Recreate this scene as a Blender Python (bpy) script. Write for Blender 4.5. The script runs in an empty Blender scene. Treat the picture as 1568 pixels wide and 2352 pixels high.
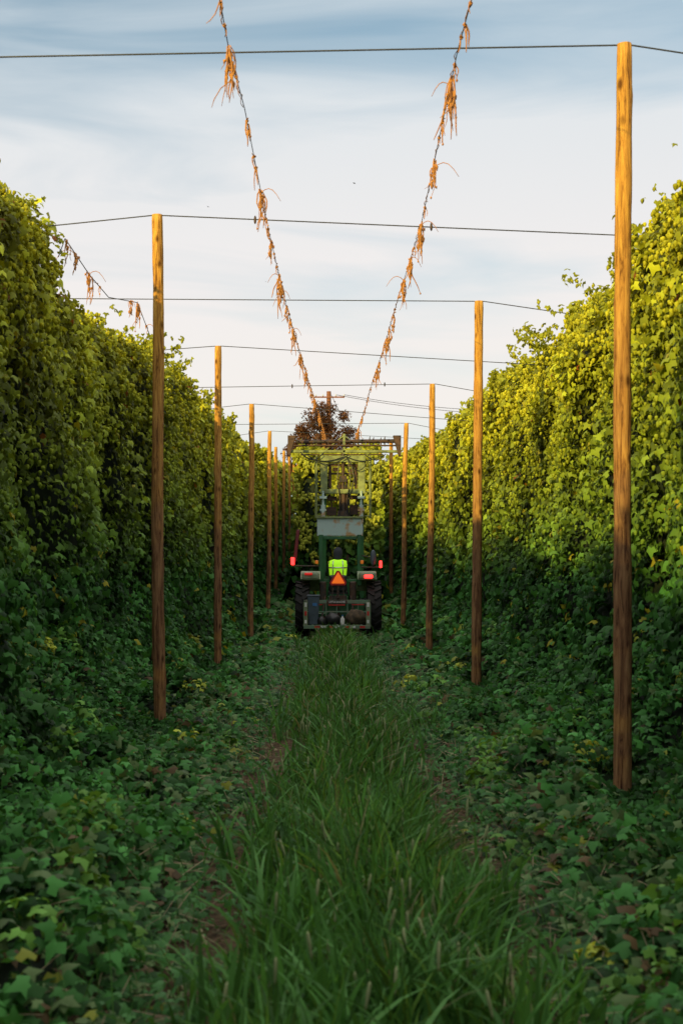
import bpy, math, random
import numpy as np
from mathutils import Vector, Matrix
rng = np.random.default_rng(7); random.seed(7)
sc = bpy.context.scene
col = sc.collection
F = 3267.0; CX = 752.0; CY = 1310.0; CH = 1.67
def P(px, py, d): return ((px-CX)*d/F, d, CH+(CY-py)*d/F)
TY = [-200, 28, 34, 38, 43, 52, 61, 70, 80, 100, 150, 300, 800]
TZ = [0, 0, .05, .15, .33, .68, 1.3, 1.9, 2.6, 3.6, 5.2, 7, 9]
def T(y): return np.interp(y, TY, TZ)

# ---------------------------------------------------------------- noise
tab = rng.random((48, 48, 48))
def vn(x, y, z, s=1.0, seed=0):
    x = np.asarray(x, float)*s+seed*7.3+500; y = np.asarray(y, float)*s+seed*3.1+500; z = np.asarray(z, float)*s+seed*5.7+500
    x, y, z = np.broadcast_arrays(x, y, z)
    xi = np.floor(x).astype(int); yi = np.floor(y).astype(int); zi = np.floor(z).astype(int)
    fx = x-xi; fy = y-yi; fz = z-zi
    fx = fx*fx*(3-2*fx); fy = fy*fy*(3-2*fy); fz = fz*fz*(3-2*fz)
    r = 0
    for a in (0, 1):
        for b in (0, 1):
            for c in (0, 1):
                w = (fx if a else 1-fx)*(fy if b else 1-fy)*(fz if c else 1-fz)
                r = r+w*tab[(xi+a) % 48, (yi+b) % 48, (zi+c) % 48]
    return r

# ---------------------------------------------------------------- materials
def new_mat(name):
    m = bpy.data.materials.new(name); m.use_nodes = True
    nt = m.node_tree; nt.nodes.clear()
    return m, nt, nt.nodes, nt.links
def mat(name, c, rough=.5, metal=0, c2=None, scale=6, bump=0.0, emit=None, es=0, thr=(.35, .65)):
    m, nt, N, L = new_mat(name)
    out = N.new('ShaderNodeOutputMaterial'); b = N.new('ShaderNodeBsdfPrincipled'); L.new(b.outputs[0], out.inputs[0])
    b.inputs['Roughness'].default_value = rough; b.inputs['Metallic'].default_value = metal
    tc = N.new('ShaderNodeTexCoord'); no = N.new('ShaderNodeTexNoise'); no.inputs['Scale'].default_value = scale; no.inputs['Detail'].default_value = 6
    L.new(tc.outputs['Object'], no.inputs['Vector'])
    cr = N.new('ShaderNodeValToRGB'); L.new(no.outputs['Fac'], cr.inputs[0])
    if c2 is None: c2 = tuple(v*.65 for v in c)
    cr.color_ramp.elements[0].position = thr[0]; cr.color_ramp.elements[1].position = thr[1]
    cr.color_ramp.elements[0].color = (*c2, 1); cr.color_ramp.elements[1].color = (*c, 1)
    L.new(cr.outputs[0], b.inputs['Base Color'])
    if bump:
        bp = N.new('ShaderNodeBump'); bp.inputs['Strength'].default_value = bump; bp.inputs['Distance'].default_value = .02
        L.new(no.outputs['Fac'], bp.inputs['Height']); L.new(bp.outputs[0], b.inputs['Normal'])
    if emit:
        b.inputs['Emission Color'].default_value = (*emit, 1); b.inputs['Emission Strength'].default_value = es
    return m
def leaf_mat(name, rough=.5, trans=.35, tint=(1.5, 1.25, .6), spec=.35):
    m, nt, N, L = new_mat(name)
    out = N.new('ShaderNodeOutputMaterial'); b = N.new('ShaderNodeBsdfPrincipled'); t = N.new('ShaderNodeBsdfTranslucent'); mx = N.new('ShaderNodeMixShader')
    a = N.new('ShaderNodeAttribute'); a.attribute_name = 'col'
    mu = N.new('ShaderNodeVectorMath'); mu.operation = 'MULTIPLY'; mu.inputs[1].default_value = tint
    L.new(a.outputs['Color'], b.inputs['Base Color']); L.new(a.outputs['Color'], mu.inputs[0]); L.new(mu.outputs[0], t.inputs['Color'])
    b.inputs['Roughness'].default_value = rough; b.inputs['Specular IOR Level'].default_value = spec
    mx.inputs[0].default_value = trans
    L.new(b.outputs[0], mx.inputs[1]); L.new(t.outputs[0], mx.inputs[2]); L.new(mx.outputs[0], out.inputs[0])
    return m
M_leaf = leaf_mat('hop_leaf', .55, .3, spec=.14); M_cone = leaf_mat('hop_cone', .7, .3, spec=.08); M_grass = leaf_mat('grass_blade', .5, .35, (1.3, 1.2, .6), .18)
M_dry = leaf_mat('dry_stem_straw', .8, .1, (1, 1, 1), .05)
M_core = mat('bine_core_painted_shade', (.008, .020, .005), .9, c2=(.004, .009, .003), scale=9)  # near-black core; the shade inside the foliage is put into its colour

def wood():
    m, nt, N, L = new_mat('pole_wood')
    out = N.new('ShaderNodeOutputMaterial'); b = N.new('ShaderNodeBsdfPrincipled'); L.new(b.outputs[0], out.inputs[0])
    b.inputs['Roughness'].default_value = .8; b.inputs['Specular IOR Level'].default_value = .12
    tc = N.new('ShaderNodeTexCoord'); mp = N.new('ShaderNodeMapping'); mp.inputs['Scale'].default_value = (34, 34, 2.6)
    L.new(tc.outputs['Object'], mp.inputs[0])
    no = N.new('ShaderNodeTexNoise'); no.inputs['Scale'].default_value = 1; no.inputs['Detail'].default_value = 8; no.inputs['Roughness'].default_value = .72; no.inputs['Distortion'].default_value = .9
    L.new(mp.outputs[0], no.inputs['Vector'])
    cr = N.new('ShaderNodeValToRGB'); L.new(no.outputs['Fac'], cr.inputs[0])
    e = cr.color_ramp.elements; e[0].position = .36; e[0].color = (.10, .035, .010, 1); e[1].position = .66; e[1].color = (.80, .44, .085, 1)
    k = cr.color_ramp.elements.new(.49); k.color = (.52, .25, .05, 1)
    n2 = N.new('ShaderNodeTexNoise'); n2.inputs['Scale'].default_value = 2.6; n2.inputs['Detail'].default_value = 5; L.new(tc.outputs['Object'], n2.inputs['Vector'])
    sp = N.new('ShaderNodeSeparateXYZ'); L.new(tc.outputs['Object'], sp.inputs[0])
    mr = N.new('ShaderNodeMapRange'); mr.inputs[1].default_value = 1.8; mr.inputs[2].default_value = 4.4; mr.inputs[3].default_value = 2.0; mr.inputs[4].default_value = 0
    L.new(sp.outputs[2], mr.inputs[0])
    ad = N.new('ShaderNodeMath'); ad.operation = 'MULTIPLY'; ad.use_clamp = True; L.new(mr.outputs[0], ad.inputs[0]); L.new(n2.outputs['Fac'], ad.inputs[1])
    gr = N.new('ShaderNodeMix'); gr.data_type = 'RGBA'; gr.blend_type = 'MULTIPLY'; gr.inputs[0].default_value = 1; L.new(cr.outputs[0], gr.inputs[6]); gr.inputs[7].default_value = (.44, .46, 1.15, 1)  # lower pole weathered redder, plus painted shade below the sunlit top
    mx = N.new('ShaderNodeMix'); mx.data_type = 'RGBA'; L.new(ad.outputs[0], mx.inputs[0]); L.new(cr.outputs[0], mx.inputs[6]); L.new(gr.outputs[2], mx.inputs[7])
    vo = N.new('ShaderNodeTexVoronoi'); vo.inputs['Scale'].default_value = 1; mk = N.new('ShaderNodeMapping'); mk.inputs['Scale'].default_value = (7, 7, 3.2); L.new(tc.outputs['Object'], mk.inputs[0]); L.new(mk.outputs[0], vo.inputs['Vector'])
    kr = N.new('ShaderNodeValToRGB'); L.new(vo.outputs['Distance'], kr.inputs[0]); kr.color_ramp.elements[0].position = .08; kr.color_ramp.elements[0].color = (.25, .2, .2, 1); kr.color_ramp.elements[1].position = .2; kr.color_ramp.elements[1].color = (1, 1, 1, 1)
    km = N.new('ShaderNodeMix'); km.data_type = 'RGBA'; km.blend_type = 'MULTIPLY'; km.inputs[0].default_value = 1; L.new(mx.outputs[2], km.inputs[6]); L.new(kr.outputs[0], km.inputs[7])
    L.new(km.outputs[2], b.inputs['Base Color'])
    bp = N.new('ShaderNodeBump'); bp.inputs['Strength'].default_value = .9; bp.inputs['Distance'].default_value = .015
    L.new(no.outputs['Fac'], bp.inputs['Height']); L.new(bp.outputs[0], b.inputs['Normal'])
    return m
M_wood = wood()
M_wire = mat('dark_wire', (.06, .06, .065), .6, .6)
M_twine = mat('orange_twine', (.60, .26, .05), .8, c2=(.32, .12, .03), scale=30)
M_green = mat('tractor_green', (.022, .14, .04), .4, c2=(.015, .075, .028), scale=4)
M_rack = mat('worn_green_rack', (.10, .22, .14), .6, c2=(.17, .17, .12), scale=7)
M_olive = mat('weathered_green_paint', (.26, .31, .11), .65, c2=(.13, .15, .06), scale=7)
M_pale = mat('faded_green_panel', (.40, .52, .50), .6, c2=(.44, .27, .13), scale=2.6, thr=(.40, .47))
M_fender = mat('dusty_fender', (.28, .33, .22), .55, c2=(.15, .20, .11), scale=4)
M_rubber = mat('tyre_rubber', (.011, .011, .012), .85, c2=(.018, .016, .015), scale=8, bump=.4)
M_dark = mat('dark_steel', (.03, .028, .026), .6, .3, c2=(.09, .045, .025), scale=9)
M_rust = mat('rusty_steel', (.11, .055, .035), .7, .2, c2=(.045, .028, .02), scale=9)
M_steel = mat('bright_steel', (.55, .56, .56), .3, .8)
M_yellowrim = mat('yellow_rim', (.30, .22, .03), .5)
M_black = mat('black_vinyl', (.02, .02, .022), .5)
M_redlamp = mat('red_lamp', (.6, .02, .015), .3, emit=(1, .02, .012), es=.35)
M_redbright = mat('bright_red_lamp', (.8, .02, .02), .3, emit=(1, .016, .014), es=7)
M_amber = mat('amber_lamp', (.75, .2, .02), .3, emit=(1, .25, .02), es=.2)
M_orange = mat('fluorescent_orange', (.95, .2, .02), .5, c2=(.9, .17, .02), emit=(1, .16, .01), es=.55)  # sign panel is no lamp; a slight glow is added to its colour
M_redpaint = mat('red_reflective_tape', (.55, .02, .015), .4)
M_white = mat('white_paint', (.75, .75, .74), .5, c2=(.55, .55, .53))
M_vest = mat('high_visibility_fabric', (.5, .95, .03), .7, c2=(.45, .88, .03), emit=(.45, 1, .02), es=.45)  # cloth given its own emission so the vest stands out brighter
M_cloth = mat('dark_clothing', (.03, .035, .045), .9)
M_skin = mat('skin', (.42, .25, .17), .6)
M_bin = mat('grey_blue_plastic', (.07, .10, .13), .5)
M_blue = mat('blue_sticker', (.05, .2, .5), .5)
M_sack = mat('brown_sack', (.10, .065, .035), .9, c2=(.04, .03, .02), scale=12, bump=.5)
M_maroon = mat('maroon_paint', (.16, .02, .025), .5)
M_bark = mat('bark', (.10, .06, .04), .9, c2=(.05, .03, .02), scale=5, bump=.5)
M_upole = mat('creosoted_pole', (.28, .11, .05), .8, c2=(.16, .06, .03), scale=8)

# ---------------------------------------------------------------- mesh helpers
def link(name, me, m, parent=None, smooth=False):
    o = bpy.data.objects.new(name, me); col.objects.link(o)
    me.materials.append(m)
    if parent: o.parent = parent
    if smooth: me.polygons.foreach_set('use_smooth', [True]*len(me.polygons))
    return o
def tag(o, label=None, cat=None, group=None, kind=None):
    if label: o['label'] = label
    if cat: o['category'] = cat
    if group: o['group'] = group
    if kind: o['kind'] = kind
    return o
def empty(name, loc, label, cat, group=None):
    o = bpy.data.objects.new(name, None); col.objects.link(o); o.location = loc; o.empty_display_size = .1
    return tag(o, label, cat, group)
def tri_mesh(name, V, Fc, C=None):
    me = bpy.data.meshes.new(name); nf = len(Fc)
    me.vertices.add(len(V)); me.vertices.foreach_set('co', np.ascontiguousarray(V, dtype=np.float32).ravel())
    me.loops.add(nf*3); me.loops.foreach_set('vertex_index', np.ascontiguousarray(Fc, dtype=np.int32).ravel())
    me.polygons.add(nf); me.polygons.foreach_set('loop_start', np.arange(0, nf*3, 3, dtype=np.int32))
    me.update(calc_edges=True)
    if C is not None:
        a = me.color_attributes.new('col', 'FLOAT_COLOR', 'POINT')
        a.data.foreach_set('color', np.hstack([C, np.ones((len(C), 1))]).astype(np.float32).ravel())
    return me
class Acc:
    def __init__(s): s.V = []; s.F = []; s.C = []; s.n = 0
    def add(s, V, Fc, C):
        s.V.append(V); s.F.append(Fc+s.n); s.C.append(C); s.n += len(V)
    def inst(s, tv, tf, Pn, R, S, C):
        n, k = len(Pn), len(tv)
        if n == 0: return
        S = np.asarray(S)
        tvs = tv[None]*(S[:, None, None] if S.ndim == 1 else S[:, None, :])
        V = np.einsum('nij,nkj->nki', R, tvs)+Pn[:, None, :]
        Fc = tf[None]+(np.arange(n)*k)[:, None, None]
        s.add(V.reshape(-1, 3), Fc.reshape(-1, 3), np.repeat(C, k, 0))
    def build(s, name, m, parent=None, smooth=False):
        return link(name, tri_mesh(name, np.vstack(s.V), np.vstack(s.F), np.vstack(s.C)), m, parent, smooth)
def nrm(v): return v/np.maximum(np.linalg.norm(v, axis=-1, keepdims=True), 1e-9)
def frames(n, tip):
    n = nrm(n); t = nrm(tip-n*np.sum(tip*n, 1, keepdims=True)); s = np.cross(t, n)
    return np.stack([s, t, n], axis=2)
LV = np.array([(0, 0, .08), (0, -.22, 0), (-.3, -.38, -.07), (-.52, .0, -.16), (-.24, .14, 0), (0, .62, -.20), (.24, .14, 0), (.52, .0, -.16), (.3, -.38, -.07)])
LF = np.array([(0, i, i+1 if i < 8 else 1) for i in range(1, 9)])[:, ::-1]
QV = np.array([(0, -.42, 0), (-.42, 0, -.08), (0, .5, -.05), (.42, 0, -.08)]); QF = np.array([(0, 2, 1), (0, 3, 2)])
cv = [(0, 0, 0)]
for (zz, rr, ph) in ((-.12, .34, 0), (-.5, .42, .6), (-.85, .26, 0)):
    for k in range(5): a = k*2*math.pi/5+ph; cv.append((rr*math.cos(a), rr*math.sin(a), zz))
cv.append((0, 0, -1.15)); CV = np.array(cv)
cf = []
for k in range(5): cf.append((0, 1+k, 1+(k+1) % 5)); cf.append((16, 11+(k+1) % 5, 11+k))
for r in (0, 1):
    for k in range(5):
        a = 1+r*5+k; b = 1+r*5+(k+1) % 5; c = a+5; d = b+5
        cf.append((a, c, b)); cf.append((b, c, d))
CF = np.array(cf)

# ---------------------------------------------------------------- world + sun
EL = math.radians(15.5)
Sd = Vector((-.54*math.cos(EL), -.8416*math.cos(EL), math.sin(EL)))
w = bpy.data.worlds.new('World'); sc.world = w; w.use_nodes = True
N = w.node_tree.nodes; L = w.node_tree.links; N.clear()
out = N.new('ShaderNodeOutputWorld'); bg = N.new('ShaderNodeBackground'); bg.inputs[1].default_value = .1; L.new(bg.outputs[0], out.inputs[0])
sky = N.new('ShaderNodeTexSky'); sky.sky_type = 'NISHITA'; sky.sun_disc = False; sky.sun_elevation = EL; sky.sun_rotation = math.atan2(Sd.x, Sd.y) % (2*math.pi)
tc = N.new('ShaderNodeTexCoord')
mp = N.new('ShaderNodeMapping'); mp.inputs['Rotation'].default_value = (0, math.radians(-7), 0); mp.inputs['Scale'].default_value = (2.2, 2.2, 15); L.new(tc.outputs['Generated'], mp.inputs[0])
n1 = N.new('ShaderNodeTexNoise'); n1.inputs['Scale'].default_value = 1.5; n1.inputs['Detail'].default_value = 8; n1.inputs['Roughness'].default_value = .5; n1.inputs['Distortion'].default_value = .7
L.new(mp.outputs[0], n1.inputs['Vector'])
sp = N.new('ShaderNodeSeparateXYZ'); L.new(tc.outputs['Generated'], sp.inputs[0])
el = N.new('ShaderNodeValToRGB'); L.new(sp.outputs[2], el.inputs[0])
e = el.color_ramp.elements; e[0].position = .06; e[0].color = (.6,)*3+(1,); e[1].position = .62; e[1].color = (.9,)*3+(1,)
for p_, v_ in ((.115, .97), (.275, .97), (.32, .74), (.365, .36), (.46, .4)):
    k = el.color_ramp.elements.new(p_); k.color = (v_, v_, v_, 1)
a1 = N.new('ShaderNodeMath'); a1.operation = 'MULTIPLY_ADD'; a1.inputs[1].default_value = 1.4; a1.inputs[2].default_value = -.70; L.new(n1.outputs['Fac'], a1.inputs[0])
a2 = N.new('ShaderNodeMath'); a2.operation = 'ADD'; a2.use_clamp = True; L.new(el.outputs[0], a2.inputs[0]); L.new(a1.outputs[0], a2.inputs[1])
cc = N.new('ShaderNodeValToRGB'); L.new(sp.outputs[2], cc.inputs[0])
e = cc.color_ramp.elements; e[0].position = .05; e[0].color = (.31, .36, .41, 1); e[1].position = .75; e[1].color = (.72, .70, .66, 1)  # cloud above the frame is brightened to add fill light on the ground
for p_, v_ in ((.10, (.460, .438, .415)), (.2, (.445, .43, .425)), (.35, (.36, .39, .41)), (.45, (.46, .47, .46))):
    k = cc.color_ramp.elements.new(p_); k.color = (*v_, 1)
sc10 = N.new('ShaderNodeVectorMath'); sc10.operation = 'SCALE'; sc10.inputs['Scale'].default_value = 20; L.new(cc.outputs[0], sc10.inputs[0])
st = N.new('ShaderNodeVectorMath'); st.operation = 'MULTIPLY'; st.inputs[1].default_value = (.95, 1.25, 1.22); L.new(sky.outputs[0], st.inputs[0])
mx = N.new('ShaderNodeMix'); mx.data_type = 'RGBA'; L.new(a2.outputs[0], mx.inputs[0]); L.new(st.outputs[0], mx.inputs[6]); L.new(sc10.outputs[0], mx.inputs[7])
L.new(mx.outputs[2], bg.inputs[0])
sun = bpy.data.lights.new('sun', 'SUN'); sun.energy = 5; sun.angle = math.radians(.6); sun.color = (1, .77, .22)
so = bpy.data.objects.new('sun', sun); col.objects.link(so); so.rotation_euler = Sd.to_track_quat('Z', 'Y').to_euler()

# ---------------------------------------------------------------- ground
def ground():
    xs = np.unique(np.concatenate([np.linspace(-400, -8, 14), np.linspace(-8, 8, 81), np.linspace(8, 400, 14)]))
    ys = np.unique(np.concatenate([np.linspace(-200, 0, 8), np.linspace(0, 50, 201), np.linspace(50, 130, 60), np.linspace(130, 900, 20)]))
    X, Y = np.meshgrid(xs, ys); Z = T(Y)
    near = (np.abs(X) < 8) & (Y < 50)
    Z = Z+near*(.05*(vn(X, Y, 0, 3)-.5)-.05*np.exp(-((X+.60)/.15)**2)-.04*np.exp(-((X-.90)/.15)**2))
    V = np.stack([X, Y, Z], -1).reshape(-1, 3); nx = len(xs); ny = len(ys)
    i, j = np.meshgrid(np.arange(nx-1), np.arange(ny-1)); a = (j*nx+i).ravel()
    Fc = np.vstack([np.stack([a, a+1, a+nx+1], 1), np.stack([a, a+nx+1, a+nx], 1)])
    m, nt, N, L = new_mat('soil')
    out = N.new('ShaderNodeOutputMaterial'); b = N.new('ShaderNodeBsdfPrincipled'); L.new(b.outputs[0], out.inputs[0]); b.inputs['Roughness'].default_value = .95; b.inputs['Specular IOR Level'].default_value = .1
    tc = N.new('ShaderNodeTexCoord'); no = N.new('ShaderNodeTexNoise'); no.inputs['Scale'].default_value = 14; no.inputs['Detail'].default_value = 10; no.inputs['Roughness'].default_value = .7; L.new(tc.outputs['Object'], no.inputs['Vector'])
    cr = N.new('ShaderNodeValToRGB'); L.new(no.outputs['Fac'], cr.inputs[0]); e = cr.color_ramp.elements
    e[0].position = .35; e[0].color = (.035, .025, .015, 1); e[1].position = .65; e[1].color = (.18, .12, .075, 1)
    L.new(cr.outputs[0], b.inputs['Base Color'])
    bp = N.new('ShaderNodeBump'); bp.inputs['Distance'].default_value = .04; L.new(no.outputs['Fac'], bp.inputs['Height']); L.new(bp.outputs[0], b.inputs['Normal'])
    o = link('ground', tri_mesh('ground', V, Fc), m, smooth=True); tag(o, kind='structure')
ground()

# ---------------------------------------------------------------- hop walls
def top_left(y): return np.interp(y, [-30, 11, 12, 14, 15.8, 16.6, 18.6, 20, 24, 28, 40], [4.8, 4.9, 5.25, 5.4, 5.4, 4.85, 4.85, 5.0, 5.2, 5.3, 5.2])
def top_right(y): return np.interp(y, [-30, 12, 14.5, 16.5, 20, 26, 40], [5.1, 5.3, 5.3, 5.0, 5.2, 5.3, 5.2])
def x_left(y): return np.interp(y, [-30, 16, 22, 100], [-2.95, -2.95, -2.65, -2.6])
def x_right(y): return np.interp(y, [-30, 100], [3.2, 3.15])
PO = np.array([-.68, -.38, -.14, -.02, .02, .1, .3, .55, .95, 1.25, 1.35]); PZ = np.array([0, .42, 1.1, 2.4, 3.8, -.55, -.15, 0, -.12, -.9, .0])
def profile(t, top):
    zz = np.where(PZ[None, :] < 0, top[:, None]+PZ[None, :], np.broadcast_to(PZ, (len(t), 11)).copy())
    zz[:, 7] = top
    k = t*10; i = np.minimum(k.astype(int), 9); f = k-i; r = np.arange(len(t))
    return PO[i]*(1-f)+PO[i+1]*f, zz[r, i]*(1-f)+zz[r, i+1]*f, PO[i+1]-PO[i], zz[r, i+1]-zz[r, i]
SEG = np.array([.75, .8, 1.3, 1.35, 1.0, .5, .35, .45, .8, 1.0])
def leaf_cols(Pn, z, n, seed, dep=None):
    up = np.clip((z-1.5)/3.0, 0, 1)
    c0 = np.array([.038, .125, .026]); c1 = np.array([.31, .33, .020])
    C = c0*(1-up[:, None])+c1*up[:, None]  # golden sunlight on the upper leaves is blended into their colour
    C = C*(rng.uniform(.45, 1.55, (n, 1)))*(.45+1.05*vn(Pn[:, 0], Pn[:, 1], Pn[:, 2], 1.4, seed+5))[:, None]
    if dep is not None: C = C*np.clip(1+3.6*dep, .35, 1.25)[:, None]  # leaves set further in are darkened, painting shade between the outer ones
    yl = (rng.random(n) < .010) | ((vn(Pn[:, 0], Pn[:, 1], Pn[:, 2], 2.5, 9) > .87) & (rng.random(n) < .4))
    C[yl] = np.array([.38, .35, .03])*rng.uniform(.6, 1.1, (yl.sum(), 1))
    br = (rng.random(n) < .008)*(up > .5); C[br] = (.30, .11, .02)
    return C
def wall(name, s, xf, tf, y0, y1, label, cat='hop row', lod=1.0, back_w=.35, seed=0, cap=False):
    root = empty(name, (float(xf(np.array([(y0+y1)/2]))[0]), (y0+y1)/2, float(T((y0+y1)/2))), label, cat, 'rows of hop bines')
    L0 = np.array(root.location)
    def surf(t, y, extra=0):
        top = tf(y)+.35*(vn(y, seed, 0, 1.1)-.5)+.45*(vn(y, seed, 3, .35)-.5)+.34*(vn(y, seed, 5, 2.8)-.5)
        o, z, do, dz = profile(t, top)
        n = np.stack([-np.abs(dz)*s*np.where(t > .8, -1, 1), np.zeros_like(z), np.abs(do)+.02], 1); n = nrm(n)
        x = xf(y)+o*s
        b = .40*(vn(x*.5, y, z, .9, seed)-.5)+.34*(vn(x, y, z, 2.3, seed+1)-.5)+.14*(vn(x, y, z, 5.5, seed+1)-.5)+.50*(vn(x*.3, y*1.5+.25*z, z*.30, 1.0, seed+2)-.5)+extra
        Pn = np.stack([x, y, z+T(y)], 1)+n*b[:, None]
        return Pn, n, z, top, b
    ny = max(8, int((y1-y0)/.25)); nt_ = 48
    yy, tt = np.meshgrid(np.linspace(y0, y1, ny), np.linspace(0, 1, nt_), indexing='ij')
    Pn, _, _, _, _ = surf(tt.ravel(), yy.ravel(), -.22)
    i, j = np.meshgrid(np.arange(ny-1), np.arange(nt_-1), indexing='ij'); a = (i*nt_+j).ravel()
    Fc = np.vstack([np.stack([a, a+nt_, a+nt_+1], 1), np.stack([a, a+nt_+1, a+1], 1)])
    if cap:
        c_ = Pn[:nt_].mean(0); Pn = np.vstack([Pn, c_[None]]); k_ = len(Pn)-1
        Fc = np.vstack([Fc, np.array([(k_, q, q+1) for q in range(nt_-1)]+[(k_, nt_-1, 0)])])
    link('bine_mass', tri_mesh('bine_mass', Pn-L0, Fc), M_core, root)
    lv = Acc(); cn = Acc()
    edges = [y0]
    while edges[-1] < y1: edges.append(min(y1, edges[-1]+max(3, abs(edges[-1])*.15)))
    cw = np.cumsum(SEG)/SEG.sum()
    for a_, b_ in zip(edges[:-1], edges[1:]):
        d = max(.5*(a_+b_), 12) if b_ > 10 else 55
        sz = max(.10, .0046*d); dens = 2.1/(sz*sz*.55)*lod
        n = int((b_-a_)*8.5*dens)
        y = rng.uniform(a_, b_, n); q = rng.random(n); sg = np.searchsorted(cw, q); t = (sg+rng.random(n))/10.
        thin = (sg < 9) | (rng.random(n) < back_w); y, t = y[thin], t[thin]; n = len(y)
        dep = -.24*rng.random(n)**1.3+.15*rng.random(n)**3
        Pn, nn, z, top, bb = surf(t, y, dep)
        nn2 = nrm(nn+rng.normal(0, .5, (n, 3))+np.array([0, -.2, .3]))
        R = frames(nn2, nrm(np.array([0, 0, -1.])+rng.normal(0, .6, (n, 3))))
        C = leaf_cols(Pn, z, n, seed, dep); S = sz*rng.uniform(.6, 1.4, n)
        if d < 22: lv.inst(LV, LF, Pn-L0, R, S, C)
        else: lv.inst(QV, QF, Pn-L0, R, S*1.05, C)
        if b_ > 10 and d < 75:
            cs = max(.050, .0024*d); m = int((b_-a_)*7*(.55/(cs*cs))*.8*lod)
            y = rng.uniform(a_, b_, m); t = rng.uniform(.12, .88, m)
            Pn, nn, z, top, bb = surf(t, y, .03+.08*rng.random(m))
            pr = np.clip((z-1.1)/2.8, .07, 1)*np.clip((vn(Pn[:, 0], Pn[:, 1], Pn[:, 2], 3.2, 4)-.36)*3.6, 0, 1)
            kp = rng.random(m) < pr; Pn, z = Pn[kp], z[kp]; m = len(Pn)
            nn3 = nrm(np.stack([rng.normal(0, .28, m), rng.normal(0, .28, m), np.ones(m)], 1))
            R = frames(nn3, rng.normal(0, 1, (m, 3)))
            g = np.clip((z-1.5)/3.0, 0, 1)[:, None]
            C = (np.array([.12, .27, .05])*(1-g)+np.array([.57, .56, .04])*g)*rng.uniform(.55, 1.2, (m, 1))  # cones go golden with height; sunlight is painted into their colour
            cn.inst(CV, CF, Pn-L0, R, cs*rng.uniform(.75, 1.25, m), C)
    if cap:
        sz = .0050*y0; xa = float(xf(np.array([y0]))[0]); n = int(1.7*5.1*3.0/(sz*sz*.55))
        x = xa+s*rng.uniform(-.25, 1.35, n); z = 5.05*rng.random(n)
        y = y0+.5*(vn(x, z, 0, 1.2, seed)-.5)-.25*rng.random(n)+.15*(z-2.5)/2.5*.5
        Pn = np.stack([x, y, z+T(y0)], 1)
        R = frames(nrm(np.array([0, -1, .3])+rng.normal(0, .5, (n, 3))), nrm(np.array([0, 0, -1.])+rng.normal(0, .45, (n, 3))))
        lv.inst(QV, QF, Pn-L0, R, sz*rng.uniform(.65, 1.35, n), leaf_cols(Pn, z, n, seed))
        m = 900; x = xa+s*rng.uniform(-.2, 1.3, m); z = 1.5+3.5*rng.random(m); k = vn(x, z, 1, 3.2, 4) > .5; x, z = x[k], z[k]; m = len(x)
        cn.inst(CV, CF, np.stack([x, y0-.3+0*x, z+T(y0)], 1)-L0, frames(np.array([0, 0, 1.])+rng.normal(0, .2, (m, 3)), rng.normal(0, 1, (m, 3))), .12*rng.uniform(.7, 1.2, m), np.array([.42, .45, .06])*rng.uniform(.6, 1.2, (m, 1)))
    # shoots standing above the top and sprays leaning out of the upper face
    for q_ in range(int((min(y1, 60)-max(y0, 11))*3.2) if y1 > 12 else 0):
        yc = rng.uniform(max(y0, 11), min(y1, 60)); tp = float(tf(np.array([yc]))[0]); xc = float(xf(np.array([yc]))[0])+s*rng.uniform(-.05, .7)
        h = rng.uniform(.12, .42 if yc > 17 else .28); m = int(26*h/.3); u = rng.random(m)
        ln = rng.normal(0, .22, 2)
        Pn = np.stack([xc+ln[0]*u+rng.normal(0, .06, m), yc+ln[1]*u+rng.normal(0, .08, m), tp+T(yc)-.1+h*u+rng.normal(0, .04, m)], 1)
        sz = max(.09, .0044*yc)
        R = frames(rng.normal(0, 1, (m, 3))+np.array([-s*.5, -.4, .4]), nrm(np.array([0, 0, -1.])+rng.normal(0, .5, (m, 3))))
        lv.inst(LV, LF, Pn-L0, R, sz*rng.uniform(.6, 1.1, m), np.array([.27, .29, .025])*rng.uniform(.7, 1.3, (m, 1)))
        k2 = rng.random(m) < .45; cn.inst(CV, CF, Pn[k2]-L0, frames(np.array([0, 0, 1.])+rng.normal(0, .3, (k2.sum(), 3)), rng.normal(0, 1, (k2.sum(), 3))), max(.05, .0024*yc)*np.ones(k2.sum()), np.array([.52, .52, .05])*rng.uniform(.6, 1.1, (k2.sum(), 1)))
    f = lv.build('foliage', M_leaf, root); f['kind'] = 'stuff'
    if cn.n: c = cn.build('hop_cones', M_cone, root); c['kind'] = 'stuff'
    return root
wall('hop_row', -1, x_left, top_left, -22, 98, 'long leafy wall of hop bines down the left side, taller in shade', seed=1)
wall('hop_row', 1, x_right, top_right, -8, 98, 'long leafy wall of hop bines down the right side, its upper half golden in sunlight', seed=2)
tfm = lambda y: np.full_like(y, 5.05)
wall('hop_row', 1, lambda y: np.full_like(y, -.85), tfm, 45.5, 96, 'uncut hop bines straight ahead of the tractor, left half of the middle block', seed=3, lod=.75, cap=True)
wall('hop_row', -1, lambda y: np.full_like(y, 1.5), tfm, 45.0, 96, 'uncut hop bines straight ahead of the tractor, right half of the middle block', seed=4, lod=.75, cap=True)

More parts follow.
